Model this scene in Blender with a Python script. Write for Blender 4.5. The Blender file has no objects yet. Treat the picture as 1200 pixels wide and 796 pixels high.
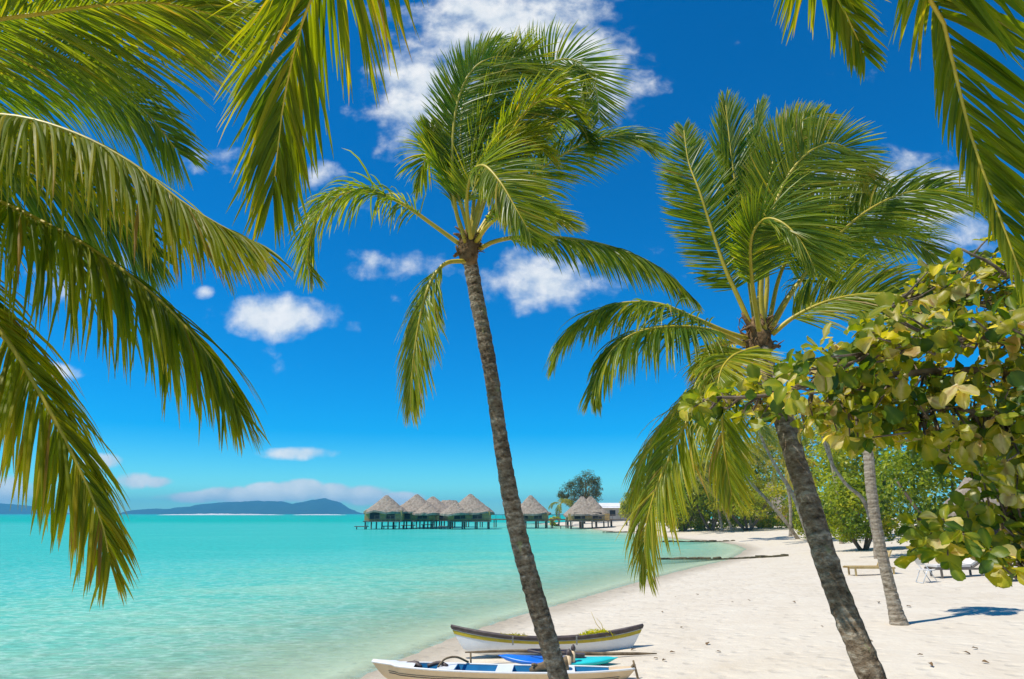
import bpy, math, random
import numpy as np
R = math.radians
rng = np.random.default_rng(7)
random.seed(7)
scene = bpy.context.scene
COL = scene.collection

# ------------------------------------------------------------------ camera
FPX = 800.0; PITCH = math.atan(204 / 800.0); CAMZ = 3.0
CT, ST = math.cos(PITCH), math.sin(PITCH)
cam_d = bpy.data.cameras.new('camera'); cam = bpy.data.objects.new('camera', cam_d); COL.objects.link(cam)
cam_d.sensor_width = 36; cam_d.sensor_fit = 'HORIZONTAL'; cam_d.lens = 24; cam_d.clip_start = 0.05; cam_d.clip_end = 60000
cam.location = (0, 0, CAMZ); cam.rotation_euler = (math.pi / 2 + PITCH, 0, 0)
scene.camera = cam

def at(px, py, Y):
    """photo pixel (1200x796) and a distance ahead -> a point in the world"""
    dx, dy, dz = px - 600, (398 - py) * -ST + FPX * CT, (398 - py) * CT + FPX * ST
    s = Y / dy
    return np.array([dx * s, Y, CAMZ + dz * s])

# ------------------------------------------------------------------ scene helpers
def tag(o, label=None, cat=None, group=None, kind=None):
    if label: o['label'] = label
    if cat: o['category'] = cat
    if group: o['group'] = group
    if kind: o['kind'] = kind
    return o

def empty(name, loc, label, cat, group=None, rz=0):
    o = bpy.data.objects.new(name, None); COL.objects.link(o)
    o.location = tuple(float(v) for v in loc); o.rotation_euler = (0, 0, rz); o.empty_display_size = .2
    return tag(o, label, cat, group)

def link_mesh(name, verts, faces, mat, parent=None, tint=None, smooth=False, world=True):
    """world=True: the vertices are world points; the parent's location is taken off (parents are unrotated then)"""
    v = np.asarray(verts, float).reshape(-1, 3)
    off = np.zeros(3)
    if world and parent is not None:
        p = parent
        while p is not None:
            off += np.array(p.location); p = p.parent
    v = v - off
    me = bpy.data.meshes.new(name)
    me.from_pydata(v.tolist(), [], faces if isinstance(faces, list) else faces.tolist())
    if tint is not None:
        a = me.attributes.new('tint', 'FLOAT', 'POINT'); a.data.foreach_set('value', np.asarray(tint, np.float32).ravel())
    for m in (mat if isinstance(mat, (list, tuple)) else [mat]): me.materials.append(m)
    if smooth: me.polygons.foreach_set('use_smooth', [True] * len(me.polygons))
    me.update()
    o = bpy.data.objects.new(name, me); COL.objects.link(o)
    if parent is not None: o.parent = parent
    return o

def copy_tree(o, parent=None):
    c = o.copy(); COL.objects.link(c); c.parent = parent
    for ch in list(o.children): copy_tree(ch, c)
    return c

def catmull(p, n):
    p = np.asarray(p, float)
    P = np.vstack([2 * p[0] - p[1], p, 2 * p[-1] - p[-2]])
    out = []
    for i in range(len(p) - 1):
        a, b, c, d = P[i:i + 4]
        t = np.linspace(0, 1, 24, endpoint=False)[:, None]
        out.append(.5 * ((2 * b) + (-a + c) * t + (2 * a - 5 * b + 4 * c - d) * t**2 + (-a + 3 * b - 3 * c + d) * t**3))
    q = np.vstack(out + [p[-1:]])
    L = np.r_[0, np.cumsum(np.linalg.norm(np.diff(q[:, :3], axis=0), axis=1))]
    s = np.linspace(0, L[-1], n)
    return np.stack([np.interp(s, L, q[:, k]) for k in range(p.shape[1])], 1), L[-1]

def nrm(v): return v / np.maximum(np.linalg.norm(v, axis=-1, keepdims=True), 1e-9)

class MB:
    """collects shapes for ONE mesh"""
    def __init__(s): s.v = []; s.f = []; s.n = 0; s.t = []
    def add(s, v, f, t=0.5):
        v = np.asarray(v, float).reshape(-1, 3)
        s.v.append(v); s.f += [[i + s.n for i in q] for q in f]; s.n += len(v)
        s.t.append(np.full(len(v), t) if np.isscalar(t) else np.asarray(t))
        return s
    def box(s, c, d, rz=0, t=.5, rx=0, ry=0):
        x, y, z = [q / 2 for q in d]
        v = np.array([[-x,-y,-z],[x,-y,-z],[x,y,-z],[-x,y,-z],[-x,-y,z],[x,-y,z],[x,y,z],[-x,y,z]])
        if ry: v = v @ np.array([[math.cos(ry),0,-math.sin(ry)],[0,1,0],[math.sin(ry),0,math.cos(ry)]])
        if rx: v = v @ np.array([[1,0,0],[0,math.cos(rx),math.sin(rx)],[0,-math.sin(rx),math.cos(rx)]])
        if rz: v = v @ np.array([[math.cos(rz),math.sin(rz),0],[-math.sin(rz),math.cos(rz),0],[0,0,1]])
        return s.add(v + np.array(c), [[0,3,2,1],[4,5,6,7],[0,1,5,4],[1,2,6,5],[2,3,7,6],[3,0,4,7]], t)
    def tube(s, pts, rad, n=6, t=.5, cap=True):
        p = np.asarray(pts, float); m = len(p)
        r = np.full(m, rad, float) if np.isscalar(rad) else np.asarray(rad, float)
        T = nrm(np.gradient(p, axis=0))
        ref = np.array([0, 1., 0]) if abs(T[0][1]) < .8 else np.array([1., 0, 0])
        U = []
        u = nrm(ref - T[0] * (ref @ T[0]))
        for i in range(m):
            u = nrm(u - T[i] * (u @ T[i])); U.append(u)
        U = np.array(U); V = np.cross(T, U)
        a = np.linspace(0, 2 * math.pi, n, endpoint=False)
        rr = r[:, None] if r.ndim == 1 else r
        ring = p[:, None, :] + (U[:, None, :] * np.cos(a)[None, :, None] + V[:, None, :] * np.sin(a)[None, :, None]) * rr[:, :, None]
        f = []
        for i in range(m - 1):
            for j in range(n):
                k = (j + 1) % n
                f.append([i * n + j, i * n + k, (i + 1) * n + k, (i + 1) * n + j])
        if cap:
            f.append(list(range(n))[::-1]); f.append([(m - 1) * n + j for j in range(n)])
        tt = t if np.isscalar(t) else np.repeat(np.asarray(t), n)
        return s.add(ring.reshape(-1, 3), f, tt)
    def build(s, name, mat, parent=None, smooth=False, world=True):
        return link_mesh(name, np.vstack(s.v), s.f, mat, parent, np.concatenate(s.t), smooth, world)

# ------------------------------------------------------------------ materials
def new_mat(name):
    m = bpy.data.materials.new(name); m.use_nodes = True
    nt = m.node_tree; nt.nodes.clear()
    out = nt.nodes.new('ShaderNodeOutputMaterial')
    return m, nt, out
def N(nt, typ, **kw):
    n = nt.nodes.new(typ)
    for k, v in kw.items():
        if k.startswith('i_'): n.inputs[k[2:].replace('_', ' ')].default_value = v
        else: setattr(n, k, v)
    return n
def ramp(nt, stops, fac=None):
    r = nt.nodes.new('ShaderNodeValToRGB'); e = r.color_ramp.elements
    while len(e) > 1: e.remove(e[-1])
    e[0].position = stops[0][0]; e[0].color = (*stops[0][1], 1)
    for p, c in stops[1:]:
        q = e.new(p); q.color = (*c, 1)
    if fac is not None: nt.links.new(fac, r.inputs[0])
    return r
def mathn(nt, op, a, b=None, clamp=False):
    n = nt.nodes.new('ShaderNodeMath'); n.operation = op; n.use_clamp = clamp
    for i, x in enumerate((a, b)):
        if x is None: continue
        if isinstance(x, (int, float)): n.inputs[i].default_value = x
        else: nt.links.new(x, n.inputs[i])
    return n.outputs[0]
def noise(nt, scale, detail=4, rough=.55, coord=None, stretch=None):
    t = N(nt, 'ShaderNodeTexNoise', i_Scale=scale, i_Detail=detail, i_Roughness=rough)
    if coord is None:
        g = N(nt, 'ShaderNodeTexCoord'); coord = g.outputs['Object']
    if stretch:
        mp = N(nt, 'ShaderNodeMapping'); mp.inputs['Scale'].default_value = stretch
        nt.links.new(coord, mp.inputs[0]); coord = mp.outputs[0]
    nt.links.new(coord, t.inputs['Vector'])
    return t.outputs['Fac']

def leaf_mat(name, stops, transl=.35, rough=.38, spec=.5, tcol=(1.5, 1.35, .5), nscale=3.0):
    m, nt, out = new_mat(name)
    a = N(nt, 'ShaderNodeAttribute', attribute_name='tint')
    nz = noise(nt, nscale, 3)
    f = mathn(nt, 'ADD', a.outputs['Fac'], mathn(nt, 'MULTIPLY', mathn(nt, 'SUBTRACT', nz, .5), .35), True)
    r = ramp(nt, stops, f)
    b = N(nt, 'ShaderNodeBsdfPrincipled', i_Roughness=rough)
    b.inputs['Specular IOR Level'].default_value = spec
    nt.links.new(r.outputs[0], b.inputs['Base Color'])
    tr = N(nt, 'ShaderNodeBsdfTranslucent')
    mu = N(nt, 'ShaderNodeMix', data_type='RGBA', blend_type='MULTIPLY'); mu.inputs[0].default_value = 1
    nt.links.new(r.outputs[0], mu.inputs[6]); mu.inputs[7].default_value = (*tcol, 1)
    nt.links.new(mu.outputs[2], tr.inputs[0])
    mx = N(nt, 'ShaderNodeMixShader'); mx.inputs[0].default_value = transl
    nt.links.new(b.outputs[0], mx.inputs[1]); nt.links.new(tr.outputs[0], mx.inputs[2])
    nt.links.new(mx.outputs[0], out.inputs[0])
    return m

def surf_mat(name, stops, scale=6, detail=5, rough=.8, spec=.3, bump=.3, bscale=None, stretch=None, bdist=.02, tintw=0.0):
    m, nt, out = new_mat(name)
    nz = noise(nt, scale, detail, .6, None, stretch)
    f = nz
    if tintw:
        a = N(nt, 'ShaderNodeAttribute', attribute_name='tint')
        f = mathn(nt, 'ADD', nz, mathn(nt, 'MULTIPLY', mathn(nt, 'SUBTRACT', a.outputs['Fac'], .5), tintw), True)
    r = ramp(nt, stops, f)
    b = N(nt, 'ShaderNodeBsdfPrincipled', i_Roughness=rough)
    b.inputs['Specular IOR Level'].default_value = spec
    nt.links.new(r.outputs[0], b.inputs['Base Color'])
    if bump:
        bp = N(nt, 'ShaderNodeBump', i_Strength=bump, i_Distance=bdist)
        nt.links.new(noise(nt, bscale or scale * 2, 5, .6, None, stretch), bp.inputs['Height'])
        nt.links.new(bp.outputs[0], b.inputs['Normal'])
    nt.links.new(b.outputs[0], out.inputs[0])
    return m

M = {}
M['palm'] = leaf_mat('palm_leaf', [(0, (.030, .078, .008)), (.3, (.092, .168, .014)), (.6, (.25, .295, .020)), (.82, (.44, .38, .03)), (1, (.40, .27, .09))], .48, .40, .36, (2.0, 1.9, .3))
M['palm_old'] = leaf_mat('palm_leaf_sunned', [(0, (.028, .065, .005)), (.3, (.090, .145, .006)), (.6, (.25, .265, .008)), (.82, (.42, .33, .018)), (1, (.30, .17, .05))], .52, .5, .2, (2.1, 2.0, .2))
M['palm_far'] = leaf_mat('palm_leaf_far', [(0, (.035, .070, .010)), (.35, (.11, .165, .016)), (.7, (.27, .27, .03)), (1, (.42, .32, .06))], .40, .5, .3, (2.0, 1.8, .35))
M['stalk'] = surf_mat('palm_stalk', [(.3, (.42, .32, .02)), (.7, (.60, .46, .05))], 5, 3, .45, .4, .1, tintw=.3)
def trunk_material():
    m, nt, out = new_mat('palm_bark')
    a = N(nt, 'ShaderNodeAttribute', attribute_name='tint')
    big = noise(nt, 1.6, 4, .6); fine = noise(nt, 14, 8, .65, None, (1, 1, 1.8))
    f = mathn(nt, 'ADD', fine, mathn(nt, 'MULTIPLY', mathn(nt, 'SUBTRACT', a.outputs['Fac'], .5), .24))
    f = mathn(nt, 'ADD', f, mathn(nt, 'MULTIPLY', mathn(nt, 'SUBTRACT', big, .5), .5), True)
    r = ramp(nt, [(.30, (.065, .043, .026)), (.47, (.19, .138, .088)), (.6, (.29, .23, .16)), (.74, (.50, .43, .33))], f)
    # lichen and pale scuffs in patches
    lm = N(nt, 'ShaderNodeMapRange'); lm.inputs[1].default_value = .60; lm.inputs[2].default_value = .68; lm.inputs[4].default_value = .75
    nt.links.new(noise(nt, 5.5, 5, .7, None, (1, 1, .6)), lm.inputs[0])
    lb = N(nt, 'ShaderNodeMix', data_type='RGBA'); nt.links.new(lm.outputs[0], lb.inputs[0]); nt.links.new(r.outputs[0], lb.inputs[6]); lb.inputs[7].default_value = (.27, .28, .12, 1)
    b = N(nt, 'ShaderNodeBsdfPrincipled', i_Roughness=.92); b.inputs['Specular IOR Level'].default_value = .12
    nt.links.new(lb.outputs[2], b.inputs['Base Color'])
    bp = N(nt, 'ShaderNodeBump', i_Strength=.95, i_Distance=.03); nt.links.new(noise(nt, 22, 6, .65, None, (1, 1, 1.5)), bp.inputs['Height'])
    nt.links.new(bp.outputs[0], b.inputs['Normal']); nt.links.new(b.outputs[0], out.inputs[0])
    return m
M['trunk'] = trunk_material()
M['trunk_grey'] = surf_mat('palm_bark_grey', [(.25, (.15, .11, .07)), (.5, (.30, .24, .17)), (.8, (.48, .41, .31))], 9, 6, .9, .15, .5, 22, (1, 1, 2.2), .02, .35)
M['fibre'] = surf_mat('palm_fibre', [(.3, (.07, .04, .018)), (.7, (.32, .20, .10))], 14, 5, .95, .1, .7, 30)
M['seagrape'] = leaf_mat('broad_leaf', [(0, (.020, .060, .012)), (.25, (.075, .140, .014)), (.5, (.22, .26, .018)), (.72, (.40, .36, .03)), (.86, (.60, .52, .27)), (1, (.36, .24, .10))], .5, .4, .38, (2.1, 1.9, .25), 14)
M['bark'] = surf_mat('branch_bark', [(.3, (.09, .065, .045)), (.7, (.26, .20, .145))], 14, 5, .9, .15, .5, 25)
M['bush'] = leaf_mat('bush_leaf', [(0, (.034, .070, .006)), (.3, (.11, .185, .010)), (.65, (.30, .36, .014)), (1, (.52, .47, .03))], .5, .42, .34, (2.0, 1.7, .3))
M['hedge'] = leaf_mat('hedge_leaf', [(0, (.09, .17, .010)), (.4, (.26, .35, .016)), (.7, (.50, .48, .020)), (1, (.60, .50, .03))], .5, .45, .35, (1.9, 1.7, .35))
M['casuarina'] = leaf_mat('needle_leaf', [(0, (.05, .06, .010)), (.5, (.13, .135, .022)), (1, (.22, .16, .07))], .3, .6, .2)
M['thatch'] = surf_mat('thatch', [(.25, (.18, .135, .095)), (.5, (.33, .265, .20)), (.8, (.48, .41, .325))], 1.2, 8, .95, .1, .8, 3.5, (2, 2, .5), .15)
M['bamboo'] = surf_mat('woven_wall', [(.3, (.46, .27, .08)), (.7, (.66, .43, .16))], 2, 5, .85, .2, .3)
M['timber'] = surf_mat('grey_timber', [(.3, (.12, .098, .078)), (.7, (.26, .22, .18))], 2, 5, .9, .2, .3)
M['dark'] = surf_mat('painted_opening_shade', [(.3, (.02, .018, .016)), (.7, (.04, .035, .03))], 2, 3, .6, .3, 0)  # dark slabs on solid walls; the shade of openings is in their colour
M['white_roof'] = surf_mat('white_sheet_roof', [(.3, (.66, .64, .62)), (.7, (.78, .76, .74))], 1, 3, .6, .3, .1)
M['plaster'] = surf_mat('pale_plaster', [(.3, (.40, .36, .30)), (.7, (.52, .47, .40))], 1, 3, .8, .2, .1)
M['boat_white'] = surf_mat('white_hull_paint', [(.3, (.74, .74, .73)), (.55, (.80, .80, .79)), (.75, (.70, .69, .66))], 4, 6, .38, .45, .05, 12)
M['boat_dark'] = surf_mat('dark_rail_paint', [(.3, (.055, .04, .035)), (.7, (.12, .085, .075))], 8, 5, .5, .4, .1)
M['boat_yellow'] = surf_mat('yellow_stripe_paint', [(.3, (.42, .31, .015)), (.7, (.55, .42, .03))], 6, 4, .45, .4, .05)
M['boat_inside'] = surf_mat('weathered_inside', [(.3, (.30, .26, .20)), (.7, (.44, .40, .33))], 6, 4, .7, .3, .1)
M['canoe_tan'] = surf_mat('tan_hull_paint', [(.3, (.66, .47, .27)), (.55, (.74, .55, .33)), (.8, (.58, .41, .23))], 3, 6, .5, .4, .08, 12)
M['canoe_blue'] = surf_mat('blue_inside_paint', [(.3, (.010, .16, .36)), (.7, (.022, .24, .48))], 5, 5, .5, .4, .08)
M['canoe_stripe'] = surf_mat('brown_stripe_paint', [(.3, (.11, .075, .055)), (.7, (.18, .13, .10))], 8, 4, .5, .4, 0)
M['kayak_blue'] = surf_mat('blue_plastic', [(.3, (.003, .13, .60)), (.7, (.008, .19, .72))], 3, 4, .32, .5, .02)
M['kayak_teal'] = surf_mat('turquoise_plastic', [(.3, (.01, .48, .50)), (.7, (.03, .58, .58))], 3, 4, .32, .5, .02)
M['driftwood'] = surf_mat('weathered_pole', [(.3, (.085, .06, .035)), (.7, (.26, .19, .11))], 8, 6, .85, .2, .4)
M['stone'] = surf_mat('dark_groyne_stone', [(.3, (.045, .038, .02)), (.55, (.13, .105, .05)), (.8, (.24, .20, .11))], 3, 6, .9, .2, .8, 6, None, .08)
M['lounger_wood'] = surf_mat('honey_wood', [(.3, (.42, .28, .10)), (.7, (.58, .42, .18))], 5, 5, .6, .3, .1)
M['cushion'] = surf_mat('pale_cushion', [(.3, (.66, .60, .52)), (.7, (.74, .68, .60))], 5, 4, .9, .2, .1)
M['grey_metal'] = surf_mat('pale_metal', [(.3, (.55, .57, .58)), (.7, (.66, .68, .69))], 5, 2, .4, .5, 0)

# ------------------------------------------------------------------ terrain
def gpx(px, py, z=0.0):
    a = math.atan((py - 398) / FPX) - PITCH
    return at(px, py, (CAMZ - z) / math.tan(a))
shore_px = [(415, 796), (440, 784), (470, 771), (530, 746), (600, 723), (680, 701), (760, 678), (812, 665), (850, 656.5), (866, 649), (874, 643.5),
            (862, 638.5), (842, 635), (800, 632), (772, 629), (745, 625.5), (712, 622.5), (690, 619.5), (668, 617)]
shore = [(-30, -60), (-14, -5), (-8.5, 5), (-6, 9.5)] + [tuple(gpx(*p)[:2]) for p in shore_px] + [(8, 215), (20, 260), (70, 330), (400, 420)]
shore = np.array(shore)
land_poly = np.vstack([shore, [[900, 420], [900, -60]]])
def shore_dist(x, y):
    x = np.asarray(x, float); y = np.asarray(y, float)
    p = np.stack([x, y], -1); best = np.full(x.shape, 1e12)
    for a, b in zip(shore[:-1], shore[1:]):
        ab = b - a; t = np.clip(((p - a) @ ab) / (ab @ ab), 0, 1)
        q = p - (a + t[..., None] * ab)
        best = np.minimum(best, (q ** 2).sum(-1))
    ins = np.zeros(x.shape, bool)
    n = len(land_poly)
    for i in range(n):
        x1, y1 = land_poly[i]; x2, y2 = land_poly[(i + 1) % n]
        c = ((y1 > y) != (y2 > y)) & (x < (x2 - x1) * (y - y1) / ((y2 - y1) if y2 != y1 else 1e-9) + x1)
        ins ^= c
    return np.where(ins, 1, -1) * np.sqrt(best)
def lumps(x, y):
    return (np.sin(x * 1.7 + y * .9) * np.sin(y * 1.3 - x * .6) * .5 + np.sin(x * .55 + 1.3) * np.sin(y * .43 + .4)
            + .35 * np.sin(x * 3.9 + 2 * np.sin(y * 1.1)) * np.sin(y * 3.3 + x))
def ground_h(x, y):
    d = shore_dist(x, y)
    h = np.where(d > 0, 1.25 * (1 - np.exp(-(np.maximum(d, 0) / 14) ** 1.35)), np.maximum(-2.6, -.055 * -d - .9 * (1 - np.exp(d / 30))))
    amp = np.clip((d - 1) / 6, 0, 1) * .03
    return h + lumps(np.asarray(x, float), np.asarray(y, float)) * amp
def G(px, py):
    """where the sight line through a photo pixel meets the sand"""
    Y = 5.0
    lo, hi = 3.0, 400.0
    for _ in range(50):
        mid = (lo + hi) / 2; p = at(px, py, mid)
        if p[2] > float(ground_h(p[0], p[1])): lo = mid
        else: hi = mid
    return at(px, py, lo)
def gz(x, y): return float(ground_h(x, y))

def spaced(parts):
    return np.unique(np.concatenate([np.arange(a, b, s) for a, b, s in parts]))
gx = spaced([(-6800, -2000, 600), (-2000, -200, 200), (-200, -30, 10), (-30, -8, 1.0), (-8, 30, .4), (30, 70, 1.0), (70, 200, 8), (200, 1000, 100), (1000, 6801, 580)])
gy = spaced([(-300, -20, 40), (-20, 8, 1.4), (8, 34, .4), (34, 100, .9), (100, 260, 4), (260, 1000, 60), (1000, 5201, 300)])
X, Yg = np.meshgrid(gx, gy)
H = ground_h(X, Yg)
nx, ny = len(gx), len(gy)
idx = np.arange(nx * ny).reshape(ny, nx)
quads = np.stack([idx[:-1, :-1], idx[:-1, 1:], idx[1:, 1:], idx[1:, :-1]], -1).reshape(-1, 4)

def sand_material():
    m, nt, out = new_mat('coral_sand')
    tc = N(nt, 'ShaderNodeTexCoord'); co = tc.outputs['Object']
    a = N(nt, 'ShaderNodeAttribute', attribute_name='tint')   # height above the water
    r = ramp(nt, [(.25, (.595, .505, .375)), (.5, (.650, .565, .435)), (.75, (.685, .61, .48))], noise(nt, .9, 8, .65, co))
    dry = r.outputs[0]
    wet = N(nt, 'ShaderNodeMix', data_type='RGBA', blend_type='MIX')
    edge = mathn(nt, 'ADD', a.outputs['Fac'], mathn(nt, 'MULTIPLY', mathn(nt, 'SUBTRACT', noise(nt, .7, 5, .6, co), .5), .07))
    wf = N(nt, 'ShaderNodeMapRange'); wf.inputs[1].default_value = .07; wf.inputs[2].default_value = .0
    wf.inputs[3].default_value = 0; wf.inputs[4].default_value = 1
    nt.links.new(edge, wf.inputs[0])
    uw = N(nt, 'ShaderNodeMapRange'); uw.inputs[1].default_value = -.06; uw.inputs[2].default_value = -.005; nt.links.new(a.outputs['Fac'], uw.inputs[0])
    nt.links.new(mathn(nt, 'MULTIPLY', wf.outputs[0], uw.outputs[0]), wet.inputs[0]); nt.links.new(dry, wet.inputs[6]); wet.inputs[7].default_value = (.41, .345, .25, 1)
    # specks of coral and dry bits
    sp = N(nt, 'ShaderNodeTexVoronoi', i_Scale=2.6); nt.links.new(co, sp.inputs['Vector'])
    spk = N(nt, 'ShaderNodeMapRange'); spk.inputs[1].default_value = .085; spk.inputs[2].default_value = .045; spk.inputs[3].default_value = 0; spk.inputs[4].default_value = .6
    nt.links.new(sp.outputs['Distance'], spk.inputs[0])
    sf = mathn(nt, 'MULTIPLY', spk.outputs[0], mathn(nt, 'GREATER_THAN', noise(nt, 1.3, 3, .5, co), .52))
    mix = N(nt, 'ShaderNodeMix', data_type='RGBA', blend_type='MIX')
    nt.links.new(sf, mix.inputs[0]); nt.links.new(wet.outputs[2], mix.inputs[6]); mix.inputs[7].default_value = (.28, .21, .13, 1)
    b = N(nt, 'ShaderNodeBsdfPrincipled', i_Roughness=.9); b.inputs['Specular IOR Level'].default_value = .15
    nt.links.new(mix.outputs[2], b.inputs['Base Color'])
    b1 = N(nt, 'ShaderNodeBump', i_Strength=.65, i_Distance=.10)
    nt.links.new(noise(nt, 2.2, 6, .6, co), b1.inputs['Height'])
    # foot prints: small hollows
    vo = N(nt, 'ShaderNodeTexVoronoi', i_Scale=2.6); vo.feature = 'SMOOTH_F1'; nt.links.new(co, vo.inputs['Vector'])
    mr = N(nt, 'ShaderNodeMapRange'); mr.inputs[1].default_value = 0; mr.inputs[2].default_value = .35
    nt.links.new(vo.outputs['Distance'], mr.inputs[0])
    b2 = N(nt, 'ShaderNodeBump', i_Strength=.8, i_Distance=.06); nt.links.new(mr.outputs[0], b2.inputs['Height']); nt.links.new(b1.outputs[0], b2.inputs['Normal'])
    b3 = N(nt, 'ShaderNodeBump', i_Strength=.4, i_Distance=.006); nt.links.new(noise(nt, 40, 3, .7, co), b3.inputs['Height']); nt.links.new(b2.outputs[0], b3.inputs['Normal'])
    nt.links.new(b3.outputs[0], b.inputs['Normal'])
    nt.links.new(b.outputs[0], out.inputs[0])
    return m
V = np.stack([X, Yg, H], -1).reshape(-1, 3)
tag(link_mesh('beach', V, quads, sand_material(), None, np.clip(H, -1, 2), True), kind='structure')

def water_material():
    m, nt, out = new_mat('lagoon_water')
    tc = N(nt, 'ShaderNodeTexCoord'); co = tc.outputs['Object']
    a = N(nt, 'ShaderNodeAttribute', attribute_name='tint')     # depth in metres
    sx = N(nt, 'ShaderNodeSeparateXYZ'); nt.links.new(co, sx.inputs[0])
    big = noise(nt, .035, 5, .6, co, (1, 2.2, 1))
    patch = noise(nt, .28, 5, .62, co, (1, 1.5, 1))
    # body colour by depth
    d = mathn(nt, 'ADD', a.outputs['Fac'], mathn(nt, 'MULTIPLY', mathn(nt, 'SUBTRACT', big, .5), 1.8))
    d = mathn(nt, 'ADD', d, mathn(nt, 'MULTIPLY', mathn(nt, 'SUBTRACT', patch, .5), 1.9))
    dn = mathn(nt, 'DIVIDE', d, 2.6, True)
    r = ramp(nt, [(0, (.34, .54, .36)), (.2, (.23, .52, .37)), (.45, (.11, .47, .36)), (.75, (.075, .45, .385)), (1, (.045, .42, .36))], dn)
    # deeper pass beyond the shallows
    far = N(nt, 'ShaderNodeMapRange'); far.inputs[1].default_value = 190; far.inputs[2].default_value = 290
    nt.links.new(mathn(nt, 'ADD', sx.outputs[1], mathn(nt, 'MULTIPLY', mathn(nt, 'SUBTRACT', big, .5), 120)), far.inputs[0])
    mf = N(nt, 'ShaderNodeMix', data_type='RGBA'); nt.links.new(far.outputs[0], mf.inputs[0]); nt.links.new(r.outputs[0], mf.inputs[6]); mf.inputs[7].default_value = (.001, .38, .30, 1)
    # caustic light painted into the near water colour as a net
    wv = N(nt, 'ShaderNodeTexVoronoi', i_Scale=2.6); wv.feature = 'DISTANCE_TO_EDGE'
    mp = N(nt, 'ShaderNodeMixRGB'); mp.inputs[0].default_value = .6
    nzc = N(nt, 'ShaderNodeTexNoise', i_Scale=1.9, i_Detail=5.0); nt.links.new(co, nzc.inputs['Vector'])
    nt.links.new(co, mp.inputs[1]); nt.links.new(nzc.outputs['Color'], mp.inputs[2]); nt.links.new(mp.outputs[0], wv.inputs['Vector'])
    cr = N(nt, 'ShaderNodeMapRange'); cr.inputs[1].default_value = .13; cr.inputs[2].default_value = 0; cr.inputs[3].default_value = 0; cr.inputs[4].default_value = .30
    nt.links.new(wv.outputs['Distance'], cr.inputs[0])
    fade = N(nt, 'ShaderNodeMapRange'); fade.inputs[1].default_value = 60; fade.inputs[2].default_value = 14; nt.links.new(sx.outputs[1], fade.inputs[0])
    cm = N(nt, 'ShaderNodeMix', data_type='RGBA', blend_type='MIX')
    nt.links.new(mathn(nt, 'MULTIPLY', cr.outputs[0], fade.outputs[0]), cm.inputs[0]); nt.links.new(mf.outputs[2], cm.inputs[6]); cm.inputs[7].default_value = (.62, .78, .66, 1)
    rip = noise(nt, 2.4, 5, .68, co, (1, 2.6, 1))
    rr_ = N(nt, 'ShaderNodeMapRange'); rr_.inputs[1].default_value = .3; rr_.inputs[2].default_value = .7; rr_.inputs[3].default_value = .68; rr_.inputs[4].default_value = 1.30  # light bent by ripples, painted as brighter and darker water colour
    nt.links.new(rip, rr_.inputs[0])
    rc = N(nt, 'ShaderNodeMix', data_type='RGBA', blend_type='MULTIPLY'); rc.inputs[0].default_value = 1; nt.links.new(cm.outputs[2], rc.inputs[6]); nt.links.new(rr_.outputs[0], rc.inputs[7])
    # broken line of foam where the water meets the sand
    fo = N(nt, 'ShaderNodeMapRange'); fo.inputs[1].default_value = .025; fo.inputs[2].default_value = .004; nt.links.new(a.outputs['Fac'], fo.inputs[0])
    fm = mathn(nt, 'MULTIPLY', fo.outputs[0], mathn(nt, 'GREATER_THAN', noise(nt, 1.7, 5, .6, co), .47))
    # small pale flecks on the near water
    cr2 = N(nt, 'ShaderNodeMapRange'); cr2.inputs[1].default_value = .66; cr2.inputs[2].default_value = .74; cr2.inputs[4].default_value = .55; nt.links.new(noise(nt, 3.4, 6, .7, co, (1, 2.4, 1)), cr2.inputs[0])
    fm2 = mathn(nt, 'MAXIMUM', mathn(nt, 'MULTIPLY', fm, .38), mathn(nt, 'MULTIPLY', cr2.outputs[0], fade.outputs[0]))
    fc = N(nt, 'ShaderNodeMix', data_type='RGBA'); nt.links.new(fm2, fc.inputs[0]); nt.links.new(rc.outputs[2], fc.inputs[6]); fc.inputs[7].default_value = (.72, .80, .76, 1)
    dif = N(nt, 'ShaderNodeBsdfDiffuse'); nt.links.new(fc.outputs[2], dif.inputs[0])
    trn = N(nt, 'ShaderNodeBsdfTransparent'); trn.inputs[0].default_value = (.86, .985, .93, 1)
    al = mathn(nt, 'SUBTRACT', 1, mathn(nt, 'POWER', 2.718, mathn(nt, 'MULTIPLY', a.outputs['Fac'], -3.4)), True)
    al = mathn(nt, 'MAXIMUM', al, fm2)
    body = N(nt, 'ShaderNodeMixShader'); nt.links.new(al, body.inputs[0]); nt.links.new(trn.outputs[0], body.inputs[1]); nt.links.new(dif.outputs[0], body.inputs[2])
    # ripples
    w1 = noise(nt, .9, 6, .62, co, (1, 1.7, 1)); w2 = noise(nt, 4.5, 4, .6, co, (1, 1.8, 1))
    bp = N(nt, 'ShaderNodeBump', i_Strength=.55, i_Distance=.22); nt.links.new(w1, bp.inputs['Height'])
    bp2 = N(nt, 'ShaderNodeBump', i_Strength=.45, i_Distance=.04); nt.links.new(w2, bp2.inputs['Height']); nt.links.new(bp.outputs[0], bp2.inputs['Normal'])
    nt.links.new(bp2.outputs[0], dif.inputs['Normal'])
    gl = N(nt, 'ShaderNodeBsdfGlossy', i_Roughness=.09); gl.inputs[0].default_value = (.8, .9, .95, 1); nt.links.new(bp2.outputs[0], gl.inputs['Normal'])
    fr = N(nt, 'ShaderNodeFresnel', i_IOR=1.2); nt.links.new(bp2.outputs[0], fr.inputs['Normal'])
    fs = mathn(nt, 'MULTIPLY', fr.outputs[0], .24)
    mx = N(nt, 'ShaderNodeMixShader'); nt.links.new(fs, mx.inputs[0]); nt.links.new(body.outputs[0], mx.inputs[1]); nt.links.new(gl.outputs[0], mx.inputs[2])
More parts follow.
